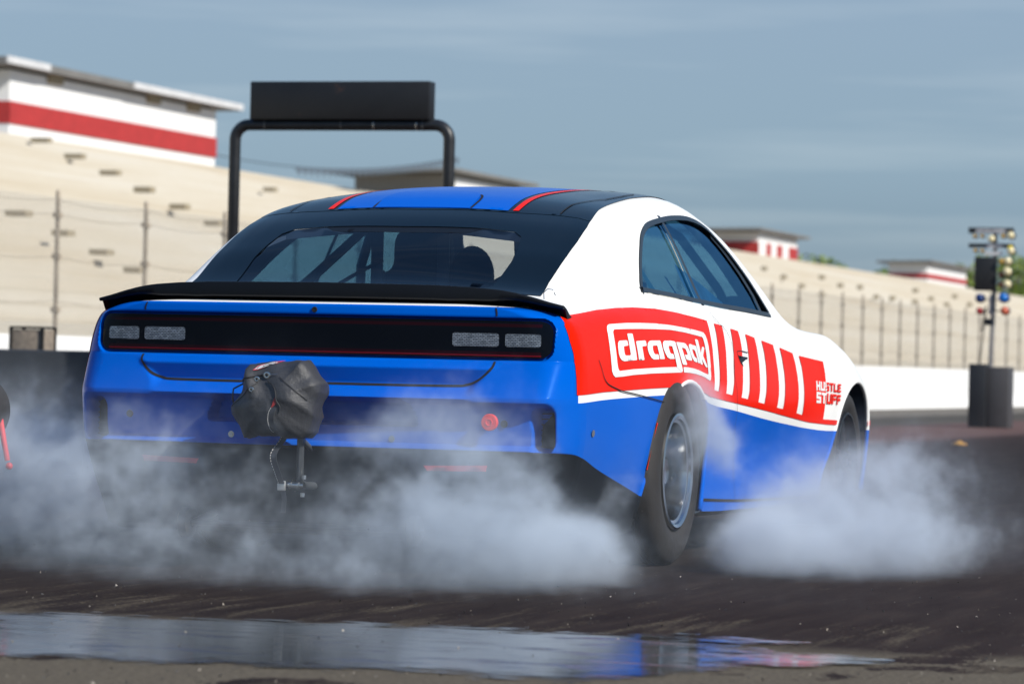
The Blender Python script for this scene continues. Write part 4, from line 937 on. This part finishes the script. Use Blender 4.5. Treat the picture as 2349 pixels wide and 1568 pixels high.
# white concrete wall and catch fence beyond the far lane
mwall, t, b = NM("white_wall_paint"); co = N(t, "ShaderNodeNewGeometry").outputs['Position']
scf = noise(t, .7, 6, .65, N(t, "ShaderNodeMapping", {'Vector': co, 'Scale': (1, .35, 2)}).outputs[0])
t.links.new(ramp(t, scf, [(.25, (.66, .65, .63)), (.45, (.80, .79, .77)), (.8, (.85, .85, .83))]), b.inputs['Base Color']); b.inputs['Roughness'].default_value = .7
WX = -12.6
wl = MB(); L = [(WX-.45, 0), (WX, 0), (WX-.02, .10), (WX-.10, .32), (WX-.14, 1.03), (WX-.31, 1.03), (WX-.35, .32)]
wl.prism(L, 4, 190, 'Y'); tag(wl.build("barrier_wall", mwall), "long white painted concrete barrier wall along the far lane", "wall")
fence = empty("catch_fence", (WX-.22, 4, 1.03)); tag(fence, "rusty chain link catch fence standing on the white barrier wall", "fence")
mpost = simple("fence_post_steel", (.40, .34, .265), .7, metal=.2, vary=.4, scale=3)
y0 = spot(130, 600, X=WX-.22).y; sp = 2.55; pm = None; yy = y0-sp*8
k = 0
while yy < 175:
    if pm is None:
        q = MB().tube([(0, 0, 0), (0, 0, 1.66)], .030, 8).box((.0, 0, .30), (.09, .09, .06)).box((.0, 0, .92), (.09, .09, .06)).box((0, 0, 1.40), (.09, .09, .06)).lathe([(1.66, .033), (1.69, .02), (1.70, .001)], (0, 0, 0), 'Z', 8)
        pm = q.build("fence_post", mpost, fence, 60); o = pm
    else:
        o = pm.copy(); COL.objects.link(o); o.parent = fence
    o.location = (0, yy-4, 0); yy += sp if yy < 60 else 2.25; k += 1
mb = MB()
for z in (.41, .92, 1.42, 1.58):
    pts = []
    for i in range(0, 1640):
        y = i*.105; ph = ((y+4-y0)/sp) % 1; pts.append((.0, y, z-.05*math.sin(math.pi*ph))) if i % 4 == 0 else None
    mb.tube([p for p in pts if p], .0032, 5)
mb.build("fence_cable", mpost, fence)
mm, t, b = NM("chain_link_wire"); co = objco(t); sx = N(t, "ShaderNodeSeparateXYZ", {0: co}); a_ = math_(t, 'ADD', sx.outputs[1], sx.outputs[2]); b_ = math_(t, 'SUBTRACT', sx.outputs[1], sx.outputs[2])
fr = lambda q: math_(t, 'LESS_THAN', math_(t, 'FRACT', math_(t, 'MULTIPLY', q, 16.0)), .15)
t.links.new(math_(t, 'MAXIMUM', fr(a_), fr(b_)), b.inputs['Alpha']); b.inputs['Base Color'].default_value = (.28, .26, .23, 1); b.inputs['Roughness'].default_value = .6
link("chain_link", mesh("chain_link", [(.035, 0, 0), (.035, 172, 0), (.035, 172, 1.6), (.035, 0, 1.6)], [(0, 1, 2, 3)]), mm, fence)

# grandstand: stepped concrete terrace
SX0, SZ0, SX1, SZ1 = -16.0, 1.25, -50.0, 8.62
mst, t, b = NM("cream_concrete"); co = N(t, "ShaderNodeNewGeometry").outputs['Position']
big = noise(t, .16, 5, .6, N(t, "ShaderNodeMapping", {'Vector': co, 'Scale': (1, .35, 3)}).outputs[0]); sm = noise(t, 1.2, 6, .65, co)
cc = ramp(t, math_(t, 'ADD', math_(t, 'MULTIPLY', big, .7), math_(t, 'MULTIPLY', noise(t, 1.0, 3, .6, N(t, "ShaderNodeMapping", {'Vector': co, 'Scale': (.02, .02, 5.5)}).outputs[0]), .3)), [(.30, (.43, .355, .25)), (.44, (.51, .455, .36)), (.58, (.555, .515, .435)), (.75, (.57, .55, .51))])
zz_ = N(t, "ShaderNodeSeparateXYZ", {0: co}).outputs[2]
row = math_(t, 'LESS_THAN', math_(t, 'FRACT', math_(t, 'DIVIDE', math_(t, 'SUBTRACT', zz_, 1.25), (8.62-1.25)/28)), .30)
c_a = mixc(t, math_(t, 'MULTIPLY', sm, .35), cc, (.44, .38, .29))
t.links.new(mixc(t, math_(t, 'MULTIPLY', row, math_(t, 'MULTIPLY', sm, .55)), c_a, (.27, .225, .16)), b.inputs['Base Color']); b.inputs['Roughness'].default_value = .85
L = [(SX0, 0), (SX0, SZ0)]; NR = 28
for i in range(NR):
    x0 = SX0+(SX1-SX0)*i/NR; x1 = SX0+(SX1-SX0)*(i+1)/NR; z0 = SZ0+(SZ1-SZ0)*i/NR; z1 = SZ0+(SZ1-SZ0)*(i+1)/NR
    L += [(x1+.05, z0+.02), (x1, z1)]
L += [(-64, SZ1), (-64, 0)]
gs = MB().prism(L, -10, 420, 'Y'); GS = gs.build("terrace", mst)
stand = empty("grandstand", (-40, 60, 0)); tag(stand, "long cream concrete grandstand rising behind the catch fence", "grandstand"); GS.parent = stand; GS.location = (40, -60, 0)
nrm = Vector((SZ1-SZ0, 0, SX0-SX1)).normalized(); nrm = Vector((-(SZ1-SZ0)/(SX1-SX0), 0, 1)).normalized(); PLN = (nrm, nrm.dot(Vector((SX0, 0, SZ0+.15))))
mdk = simple("vomitory_shade", (.31, .26, .175), .9)
vents = [(95, 323, 44, 11), (172, 360, 44, 11), (253, 398, 44, 11), (331, 437, 42, 13), (412, 476, 40, 12), (490, 514, 36, 12), (43, 492, 52, 13), (145, 537, 40, 13), (233, 581, 44, 12), (310, 622, 40, 12), (620, 436, 28, 9)]
for (x, y) in ((750, 590), (930, 665), (1095, 750), (1280, 830), (1280, 670), (1450, 745), (1630, 760), (1780, 850), (1930, 860), (2140, 790)): vents.append(((x/3.136+2000)*.78267, (y/3.136+600)*.78267, 12, 9))
for (x, y) in ((190, 535), (30, 590), (185, 610), (295, 590), (400, 630), (455, 575), (555, 630)): vents.append(((x/2.305+2600)*.78267, (y/2.305+620)*.78267, 10, 9))
for (u, v, wd, h) in vents:
    a = spot(u-wd/2, v, pl=PLN); c = spot(u+wd/2, v, pl=PLN); p = (a+c)/2; dd = (p-CAM_POS).length
    o = MB().box((0, 0, 0), (wd*dd/FPX, .35, max(.10, h*dd/FPX))).build("stair_opening", mdk, stand); o.location = Vector((p.x, p.y, p.z+.02))-Vector((-40, 60, 0))

# timing huts / press boxes on top of the stand
mwh = simple("hut_white_paint", (.80, .80, .79), .6, vary=.03, scale=1); mrd = simple("hut_red_paint", (.40, .030, .028), .6, vary=.12, scale=2); mgr = simple("roof_grey", (.17, .165, .155), .7, vary=.15, scale=1); mrw = simple("roof_white_sheet", (.60, .60, .60), .5, vary=.1, scale=2)
msh = simple("hut_painted_shade", (.30, .29, .27), .8)  # white hut wall as it looks in shade, the shade put into the grey
BX = -50.35
def hut(uc, ur, vb, vt, dep, bands, label, roofv, over=.9, endwhite=True, fascia=None):
    """corner at pixel column uc, far end at ur on the plane X=BX; vt/vb rows of wall top and base at the corner"""
    a = spot(uc, vb, X=BX); top = spot(uc, vt, X=BX).z; rf = spot(uc, roofv, X=BX).z; e_ = spot(ur, vb, X=BX).y; zb = SZ1
    H = top-zb; Lg = e_-a.y
    h = empty("press_box", (BX, a.y, zb)); tag(h, label, "press box", "press boxes on the grandstand")
    MB().box((-dep/2, Lg/2, H/2+(rf-top)*.2), (dep, Lg, H+(rf-top)*.4)).build("wall", mwh if endwhite else msh, h)
    if not endwhite: MB().box((.012, Lg/2, H/2+.0), (.03, Lg-.01, H-.02)).build("front_panel", mwh, h)
    for (z0, z1, y0_, y1_) in bands:
        MB().box((-dep/2+.03, (y0_+y1_)/2*Lg, (z0+z1)/2*H), (dep+.06, (y1_-y0_)*Lg+(.06 if y1_-y0_ > .9 else 0), (z1-z0)*H)).build("red_band", mrd, h)
    fo = .55; zr_ = rf-zb; th = (rf-top)*.42
    MB().prism([(-dep-over*.6, zr_-th-.1), (fo, zr_-th), (fo, zr_), (-dep-over*.6, zr_-.1)], -over*.9, Lg+over*.9, 'Y').build("roof", mgr, h)
    MB().box((-dep/2-.1, Lg/2, (H+zr_-th)/2), (dep-.3, Lg-.3, zr_-th-H+.02)).build("soffit_shade_band", msh, h)  # band under the roof, soffit shade painted in as grey
    for (f0, f1) in (fascia or ()):
        MB().box((fo+.03, -over*.9+(Lg+over*1.8)*(f0+f1)/2, zr_-th*.42), (.08, (Lg+over*1.8)*(f1-f0), th*1.0)).build("roof_trim", mrw, h)
    return h, Lg, H, zr_
h1, Lg, H, zr_ = hut(19.5, 494, 300, 175, 8, [(.20, .58, 0, 1)], "large white press box with one broad red stripe and grey overhanging roof", 137, 1.6, fascia=((0, .16), (.50, 1)))
for yf in (.19, .66, .87): MB().box((.05, yf*Lg, H+.18), (.20, 1.1, .30)).build("wall_vent", mdk, h1)
hut(1042, 1190, 462, 408, 5.2, [], "plain white press box, shade painted on its end wall, partly hidden by the car roof", 389, 1.8, endwhite=False)
hut(1737.6, 1827, 592, 538, 4.6, [(0, .64, .20, .31), (0, .64, .47, .60), (0, .64, .78, 1.0), (0, .64, -.015, .006)], "small press box with red corner posts on its white wall, behind the windshield", 524, 1.9)
hut(2125, 2215, 660, 608, 3.2, [(.22, .52, 0, 1)], "smallest white press box with red stripe near the starting lights", 597, 1.3)
# flags on a line between the first two press boxes
ps = empty("pennant_string", spot(700, 372, X=-48)); tag(ps, "thin sagging line of small dark pennants against the sky", "pennant line")
A_, B_, = spot(498, 356, X=-49), spot(1046, 362, X=-49); pts = []
for i in range(41):
    f = i/40; p = A_.lerp(B_, f); p.z -= 4*f*(1-f)*.55; pts.append(p-ps.location)
MB().tube(pts, .018, 5).build("line", M['cord'], ps)
mpen = simple("pennant_cloth", (.09, .12, .15), .8)
for i in range(12, 41, 1):
    p = pts[i]; V = [p+Vector((0, -.5, 0)), p+Vector((0, .5, 0)), p+Vector((.05, 0, -.35))]; V += [q+Vector((.02, 0, 0)) for q in V]
    MB().add(V, [(0, 1, 2), (5, 4, 3), (0, 1, 4, 3), (1, 2, 5, 4), (2, 0, 3, 5)]).build("pennant", mpen, ps)

# trees beyond the stand
mleaf, t, b = NM("leaves"); gi = N(t, "ShaderNodeNewGeometry"); 
t.links.new(ramp(t, gi.outputs['Random Per Island'], [(0, (.05, .09, .010)), (.5, (.11, .17, .014)), (1, (.20, .25, .018))]), b.inputs['Base Color']); b.inputs['Roughness'].default_value = .6
mbark = simple("bark", (.10, .075, .05), .9)
def tree(name, base, ht, w_, label, seed, n=2200):
    r = random.Random(seed); root = empty(name, base); tag(root, label, "tree", "trees beyond the grandstand")
    tr = MB().tube([(0, 0, 0), (.1, 0, ht*.35), (0, .1, ht*.7)], [.35, .26, .10], 8)
    for k in range(5):
        a = r.uniform(0, 6.28); tr.tube([(0, 0, ht*(.3+.08*k)), (math.cos(a)*w_*.25, math.sin(a)*w_*.25, ht*(.5+.07*k)), (math.cos(a)*w_*.38, math.sin(a)*w_*.38, ht*(.62+.06*k))], [.14, .08, .03], 6)
    tr.build("trunk", mbark, root)
    cr = MB(); cl = [(Vector((r.gauss(0, w_*.20), r.gauss(0, w_*.20), ht*r.uniform(.45, .86))), r.uniform(.12, .22)*w_) for _ in range(26)]
    for _ in range(n):
        c, rr = r.choice(cl); d = Vector((r.gauss(0, 1), r.gauss(0, 1), r.gauss(0, 1))).normalized()*rr*r.uniform(.5, 1); p = c+d; s = r.uniform(.22, .42)
        u_ = Vector((r.gauss(0, 1), r.gauss(0, 1), r.gauss(0, .5))).normalized(); v_ = u_.orthogonal().normalized()
        cr.add([p-u_*s, p-v_*s*.5, p+u_*s, p+v_*s*.5], [(0, 1, 2, 3)])
    cr.build("crown", mleaf, root)
for i, (u, v, wd, lb) in enumerate(((1868, 594, 9, "yellow green tree showing just right of the press box with red posts"), (1925, 607, 9, "low round tree top over the grandstand rim, second from the red posted press box"), (1985, 616, 9, "middle low tree top over the grandstand rim between two press boxes"), (2050, 626, 9, "tree top touching the left side of the smallest press box"), (2232, 594, 8, "tree just left of the starting lights behind the grandstand"), (2300, 578, 10, "tall green tree behind the starting lights"), (2370, 600, 10, "green tree cut off by the right edge of the view"))):
    p = spot(u, v, X=-68); tree("leafy_tree", Vector((p.x, p.y, 0)), p.z*1.07, wd, lb, 10+i)

# ------------------------------------------------------------------ starting tree and score board on the centre line
ty = spot(2268, 980, Z=0); TX, TY = ty.x, ty.y; SCL = (ty-CAM_POS).dot(CF)/FPX   # metres per picture unit there
xt = empty("starting_tree", (TX, TY, 0)); tag(xt, "drag strip starting light tree on two dark box bases between lanes", "starting lights")
def tp(u, v, dy=0): p = spot(u, v, Y=TY+dy); return Vector((p.x-TX, dy, p.z))
def tbox(name, u0, v0, u1, v1, mat, dy=0, th=.3, bev=.01):
    a, c = tp(u0, v0, dy), tp(u1, v1, dy); return MB().box(((a.x+c.x)/2, dy, (a.z+c.z)/2), (abs(c.x-a.x), th, abs(a.z-c.z))).build(name, mat, xt, bevel=bev)
mbb = simple("base_black", (.012, .014, .018), .6); mbg = simple("base_grey", (.055, .053, .056), .6)
a = tp(2247, 981); 
tbox("base_box", 2228, 834, 2264, 979, mbb, -.1, .5); tbox("base_box", 2269, 841, 2316, 981, mbg, .0, .5)
MB().tube([tp(2267, 900), tp(2270, 850), tp(2275, 760), tp(2281, 640), tp(2282, 530)], .035, 10).build("mast", simple("mast_steel", (.25, .24, .24), .5, metal=.4), xt, 60)
MB().tube([tp(2246, 836), tp(2262, 700), tp(2250, 760)], .012, 6).build("cable", M['cord'], xt)
mdark = simple("panel_black", (.012, .012, .013), .5)
lamp_w = simple("lamp_pale_glass", (.80, .70, .42), .15, coat=.5); lamp_a = simple("lamp_amber", (.45, .27, .03), .2, coat=.5); lamp_b = simple("lamp_blue", (.01, .16, .55), .2, coat=.5); lamp_db = simple("lamp_dark_blue", (.01, .04, .16), .25); lamp_r = simple("lamp_red", (.35, .01, .015), .25, coat=.3); lamp_o = simple("lamp_orange_red", (.55, .12, .06), .25)
def Z5(x, y): return ((x/2.305+2600)*.78267, (y/2.305+620)*.78267)
def zbox(name, x0, y0, x1, y1, mat, dy=0, th=.1, bev=.006): return tbox(name, *Z5(x0, y0), *Z5(x1, y1), mat, dy, th, bev)
zbox("sign_bar", 552, 108, 852, 150, mdark, 0, .12); zbox("sign_face", 598, 116, 800, 146, simple("sign_pale", (.38, .38, .40), .6, vary=.75, scale=14), -.07, .02, 0)
zbox("sign_bar", 552, 216, 852, 246, mdark, 0, .12); zbox("sign_face", 660, 214, 775, 250, simple("sign_pale", (.38, .38, .40), .6, vary=.75, scale=14), -.07, .02, 0); zbox("sign_face", 655, 268, 775, 296, mrw, -.05, .03, 0)
zbox("shade_panel", 592, 306, 728, 536, mdark, -.05, .08)
zbox("lamp_bracket", 690, 560, 728, 700, simple("bracket_white", (.6, .6, .63), .4), .05, .08); zbox("control_box", 664, 722, 698, 768, mbb, 0, .12)
def bulb(x, y, r, mat, dy=-.12):
    p = tp(*Z5(x, y), dy); R_ = r*.3396*SCL
    MB().ball(p, (R_, R_*.8, R_), 16, 10).build("lamp", mat, xt, 179)
    MB().lathe([(.0, R_*.8), (-.02, R_*1.05), (.16, R_*1.0), (.2, R_*.5)], p+Vector((0, .03, 0)), 'Y', 16).build("lamp_housing", mdark, xt, 40)
for x, y, r, mt_ in ((587, 166, 13, lamp_a), (636, 166, 12, lamp_a), (702, 184, 24, lamp_w), (778, 166, 14, lamp_a), (831, 161, 25, lamp_w), (590, 262, 12, lamp_a), (636, 264, 12, lamp_a), (832, 266, 25, lamp_w), (828, 246, 18, simple("lamp_yellow", (.75, .60, .02), .3)),
                    (812, 336, 26, lamp_w), (770, 336, 20, lamp_a), (807, 405, 30, lamp_w), (764, 430, 18, simple("lamp_brown", (.10, .03, .01), .3)), (806, 490, 29, lamp_w), (766, 496, 20, simple("lamp_brown", (.10, .03, .01), .3)),
                    (622, 584, 30, lamp_db), (782, 582, 33, lamp_b), (620, 670, 22, lamp_r), (790, 670, 28, lamp_o)): bulb(x, y, r, mt_)
for (x0, y0, x1, y1) in ((600, 590, 830, 600), (600, 664, 820, 676), (700, 330, 820, 344), (700, 404, 815, 414), (700, 488, 815, 498)): zbox("cross_arm", x0, y0, x1, y1, mdark, .06, .05, 0)

gy = 14.9
sb_ = empty("score_board_frame", spot(785, 1000, Y=gy)*1.0); sb_.location.z = 0; tag(sb_, "black steel pipe frame carrying a blank black display board", "display frame")
def gp(u, v, dy=0): p = spot(u, v, Y=gy+dy); return Vector((p.x-sb_.location.x, dy, p.z))
z0 = gp(540, 290).z; arc = []
cl_, cr2 = gp(540, 288), gp(1031, 294); ztop = (gp(785, 287)).z; rb = .13
for s, X_ in ((1, cl_.x), (-1, cr2.x)):
    seg = [Vector((X_, 0, 0)), Vector((X_, 0, ztop-rb-.3)), Vector((X_, 0, ztop-rb))]+[Vector((X_+s*rb*(1-math.cos(a)), 0, ztop-rb+rb*math.sin(a))) for a in np.linspace(.15, math.pi/2, 8)]
    arc.append(seg)
path = arc[0]+arc[1][::-1]
mpipe = simple("black_pipe_paint", (.010, .011, .013), .42, vary=.5, scale=7, bump=.15)
MB().tube(path, .050, 20).build("pipe_frame", mpipe, sb_, 179)
a, c = gp(582, 189), gp(990, 276)
# weathered edges
md2, t, b = NM("display_board_black"); co = objco(t); n1 = noise(t, 5, 6, .7, co)
t.links.new(ramp(t, n1, [(.3, (.004, .004, .005)), (.66, (.008, .008, .009)), (.74, (.05, .022, .012))]), b.inputs['Base Color']); b.inputs['Roughness'].default_value = .5
MB().box(((a.x+c.x)/2, 0, (a.z+c.z)/2), (abs(c.x-a.x), .16, abs(a.z-c.z))).build("display_board", md2, sb_, bevel=.008)
for u in (610, 785, 860, 958, 972):
    p = gp(u, 289); MB().lathe([(-.004, .0505), (0, .0525), (.004, .0505)], (p.x, 0, ztop), 'X', 20).build("pipe_clamp", M['steel'] if u in (860, 958) else simple("weld", (.12, .12, .12), .5), sb_, 40)

# low dark barrier across the far lane and a slatted bin behind it
ps_ = spot(90, 900, Y=15.8); bar_ = empty("lane_barrier", (-9.8, 15.8, 0)); tag(bar_, "low black padded barrier standing across the far lane at left", "barrier")
MB().box((0, 0, .42), (5.0, .4, .84)).build("pad", simple("black_padding", (.020, .024, .030), .7, bump=.2), bar_, bevel=.03)
MB().box((0, 0, .06), (5.1, .5, .04)).build("base_rail", M['dark'], bar_)
bn0 = spot(75, 790, Y=17.5); bin_ = empty("slatted_bin", (bn0.x, bn0.y, 0)); tag(bin_, "brown slatted bin with black corner posts behind the low black barrier", "bin")
zt = spot(75, 751, Y=17.5).z; wdt = abs(spot(112, 760, Y=17.5).x-spot(36, 760, Y=17.5).x)
MB().box((0, 0, zt/2), (wdt*.94, wdt*.8, zt-.04)).build("slats", simple("brown_slats", (.22, .18, .14), .7, vary=.3, scale=20), bin_, bevel=.01)
for s in (-1, 1):
    for s2 in (-1, 1): MB().box((s*wdt*.47, s2*wdt*.4, zt/2), (.028, .028, zt)).build("corner_post", M['dark'], bin_)
MB().box((0, 0, zt), (wdt, wdt*.86, .02)).build("lid", M['dark'], bin_)
# service cart cut by the left edge
CY = -1.4; ct = spot(-30, 1010, Y=CY); cart = empty("service_cart", (ct.x, CY, 0)); tag(cart, "dark service cart with a red frame tube cut off by the left edge", "cart")
def cp(u, v, dy=0): p = spot(u, v, Y=CY+dy); return Vector((p.x-ct.x, dy, p.z))
pc = cp(-62, 940); MB().lathe([(-.07, .04), (-.07, .10), (-.055, .13), (.055, .13), (.07, .10), (.07, .04)], pc, 'Y', 40, closed=True).build("tire", M['rubber'], cart, 50)
MB().tube([cp(-14, 900), cp(0, 955), cp(9, 1010), cp(17, 1056)], .011, 10).build("frame_tube", simple("cart_red", (.75, .03, .03), .35), cart, 60)
MB().ball(cp(21, 1068), .014, 12, 8).build("tube_foot", simple("cart_red", (.75, .03, .03), .35), cart, 179)
MB().box((pc.x-.45, .0, pc.z+.02), (.8, .5, .22)).build("cart_body", M['satin_black'], cart, bevel=.03)
MB().tube([Vector((pc.x-.2, 0, pc.z-.10)), Vector((pc.x-.2, 0, .02))], .02, 8).box((pc.x-.2, 0, .01), (.3, .3, .02)).build("cart_leg", M['satin_black'], cart)
p = spot(2200, 1020, Z=0); om = MB().lathe([(0, .09), (.015, .09), (.025, .05), (.045, .03), (.05, .001)], (0, 0, 0), 'Z', 20).build("track_marker", simple("orange_marker", (.40, .21, .04), .5), None, 40); om.location = (p.x, p.y, .002)
tag(om, "small orange marker lying on the track left of the starting lights", "marker")

# ------------------------------------------------------------------ tire smoke: a voxel cloud shaped by soft lobes and turbulence
# lobes: centre, radii, strength
LOBES = [
 ((-0.75, -1.65, 0.14), (0.62, 0.36, 0.30), 0.24),
 ((-1.05, -1.50, 0.44), (0.50, 0.36, 0.28), 0.36),
 ((-1.62, -0.60, 0.25), (0.65, 0.75, 0.46), 0.60),
 ((-1.35, -0.85, 0.38), (0.45, 0.60, 0.34), 0.42),
 ((-0.60, -1.50, 0.42), (0.34, 0.24, 0.22), 0.38),
 ((0.67, -1.85, 0.24), (0.38, 0.36, 0.28), 0.42),
 ((0.90, -1.65, 0.13), (0.44, 0.45, 0.25), 0.90),
 ((1.00, -1.35, 0.06), (0.28, 0.42, 0.18), 1.5),
 ((1.50, -.15, .06), (.18, .40, .18), .95),
 ((1.34, .30, .05), (.20, .35, .17), .7),
 ((0.73, -1.60, 0.56), (0.34, 0.25, 0.18), 0.60),
 ((0.42, -1.60, 0.52), (0.28, 0.20, 0.16), 0.48),
 ((0.85, -1.55, 0.40), (0.23, 0.25, 0.18), 0.42),
 ((1.04, -0.75, 0.27), (0.13, 0.20, 0.22), 0.40),
 ((1.09, 0.05, 0.64), (0.11, 0.14, 0.16), 0.90), ((1.13, 0.18, 0.55), (0.14, 0.16, 0.15), 0.90),
 ((1.17, 0.32, 0.49), (0.15, 0.16, 0.12), 0.95), ((1.08, -.05, 0.42), (0.08, 0.16, 0.22), 0.45),
 ((1.45, 0.05, 0.06), (0.28, 0.60, 0.20), 0.75),
 ((1.25, .9, .14), (.25, .8, .26), .5),
 ((1.74, -0.35, 0.06), (0.42, 0.60, 0.24), 0.46),
 ((1.90, 0.05, 0.06), (0.42, 0.80, 0.24), 0.36),
 ((1.68, 0.45, 0.20), (0.42, 0.70, 0.30), 0.28),
 ((1.75, .8, .40), (.55, .8, .26), .24),
 ((1.35, 1.2, 0.18), (0.30, 0.80, 0.28), 0.50),
 ((2.15, 0.40, 0.08), (0.35, 0.70, 0.26), 0.16),
 ((0.50, -2.10, 0.00), (1.1, 0.60, 0.14), 0.24),
 ((-.10, -1.85, .22), (1.5, .6, .52), 0.20),
 ((0.2, -2.3, 0.02), (2.6, 0.9, 0.26), 0.15),
 ((1.7, .4, .12), (.85, 1.4, .42), 0.12),
]
SMIN, SMAX, RES = (-3.2, -2.8, .005), (3.0, 3.2, 1.05), (360, 340, 66)
ng = bpy.data.node_groups.new("smoke_field", 'GeometryNodeTree')
ng.interface.new_socket("Geometry", in_out='OUTPUT', socket_type='NodeSocketGeometry')
def G(typ, **kw):
    n = ng.nodes.new(typ)
    for k, v in kw.items(): setattr(n, k, v)
    return n
def gm(op, a, b=None, c=None, clamp=False):
    n = G("ShaderNodeMath", operation=op, use_clamp=clamp)
    for i, v in enumerate((a, b, c)):
        if v is None: continue
        if isinstance(v, bpy.types.NodeSocket): ng.links.new(v, n.inputs[i])
        else: n.inputs[i].default_value = v
    return n.outputs[0]
def gv_(op, a, b=None, scale=None):
    n = G("ShaderNodeVectorMath", operation=op)
    for i, v in enumerate((a, b)):
        if v is None: continue
        if isinstance(v, bpy.types.NodeSocket): ng.links.new(v, n.inputs[i])
        else: n.inputs[i].default_value = v
    if scale is not None: n.inputs['Scale'].default_value = scale
    return n.outputs['Value'] if op in ('LENGTH', 'DOT_PRODUCT') else n.outputs['Vector']
pos = G("GeometryNodeInputPosition").outputs[0]
def gnoise(vec, scale, detail, rough, out='Fac', typ=None):
    n = G("ShaderNodeTexNoise"); ng.links.new(vec, n.inputs['Vector']); n.inputs['Scale'].default_value = scale; n.inputs['Detail'].default_value = detail; n.inputs['Roughness'].default_value = rough
    return n.outputs[0] if out == 'Fac' else n.outputs[1]
wn = gv_('SUBTRACT', gnoise(pos, 2.3, 3, .55, 'Color'), (.5, .5, .5))
wp = gv_('ADD', pos, gv_('SCALE', wn, scale=.44))
wn2 = gv_('SUBTRACT', gnoise(pos, 8.0, 3, .6, 'Color'), (.5, .5, .5))
wp = gv_('ADD', wp, gv_('SCALE', wn2, scale=.14))
S = None
for c, r, w_ in LOBES:
    q = gv_('MULTIPLY', gv_('SUBTRACT', wp, c), tuple(1/(k*1.38) for k in r))
    l = gv_('LENGTH', q); f = gm('SUBTRACT', 1.0, l, clamp=True); f = gm('MULTIPLY', f, f); f = gm('MULTIPLY', f, w_*1.75)
    S = f if S is None else gm('ADD', S, f)
S = gm('MINIMUM', S, 1.1)
tb = gnoise(wp, 4.2, 8, .68); tb2 = gnoise(wp, 12.0, 4, .62)
tv = gm('ADD', gm('MULTIPLY', gm('SUBTRACT', tb, .5), 2.6), gm('MULTIPLY', gm('SUBTRACT', tb2, .5), 2.3))
en = gm('MAXIMUM', gm('SUBTRACT', gm('ADD', gm('MULTIPLY', S, 1.15), gm('MULTIPLY', tv, .80)), .30), 0.0)
dn = gm('MULTIPLY', en, gm('MULTIPLY', S, 3.0, clamp=True))
dn = gm('ADD', dn, gm('MULTIPLY', S, .10))
pz = G("ShaderNodeSeparateXYZ"); ng.links.new(pos, pz.inputs[0])
dn = gm('MULTIPLY', dn, gm('ADD', gm('MULTIPLY', gm('MULTIPLY', pz.outputs[2], 1/.16, clamp=True), .85), .15))
dn = gm('MULTIPLY', dn, 5.2)
vc = G("GeometryNodeVolumeCube"); ng.links.new(dn, vc.inputs['Density'])
for k, v in (('Min', SMIN), ('Max', SMAX)): vc.inputs[k].default_value = v
for k, v in zip('XYZ', RES): vc.inputs['Resolution '+k].default_value = v
msm = bpy.data.materials.new("tire_smoke"); msm.use_nodes = True; t = msm.node_tree; t.nodes.clear()
pv = t.nodes.new("ShaderNodeVolumePrincipled"); ou = t.nodes.new("ShaderNodeOutputMaterial"); t.links.new(pv.outputs[0], ou.inputs['Volume'])
pv.inputs['Color'].default_value = (.74, .825, .92, 1); pv.inputs['Density'].default_value = 1.0; pv.inputs['Density Attribute'].default_value = "density"; pv.inputs['Anisotropy'].default_value = -.2
sm_ = G("GeometryNodeSetMaterial"); sm_.inputs['Material'].default_value = msm
ng.links.new(vc.outputs[0], sm_.inputs[0]); go = G("NodeGroupOutput"); ng.links.new(sm_.outputs[0], go.inputs[0])
sme = mesh("tire_smoke", [SMIN, SMAX], []); sme.materials.append(msm)
smo = bpy.data.objects.new("tire_smoke", sme); COL.objects.link(smo); mdf = smo.modifiers.new("smoke", 'NODES'); mdf.node_group = ng
tag(smo, None, None, kind="stuff")
SC.cycles.volume_step_rate = 1.5; SC.cycles.volume_max_steps = 256; SC.cycles.volume_preview_step_rate = 1.5
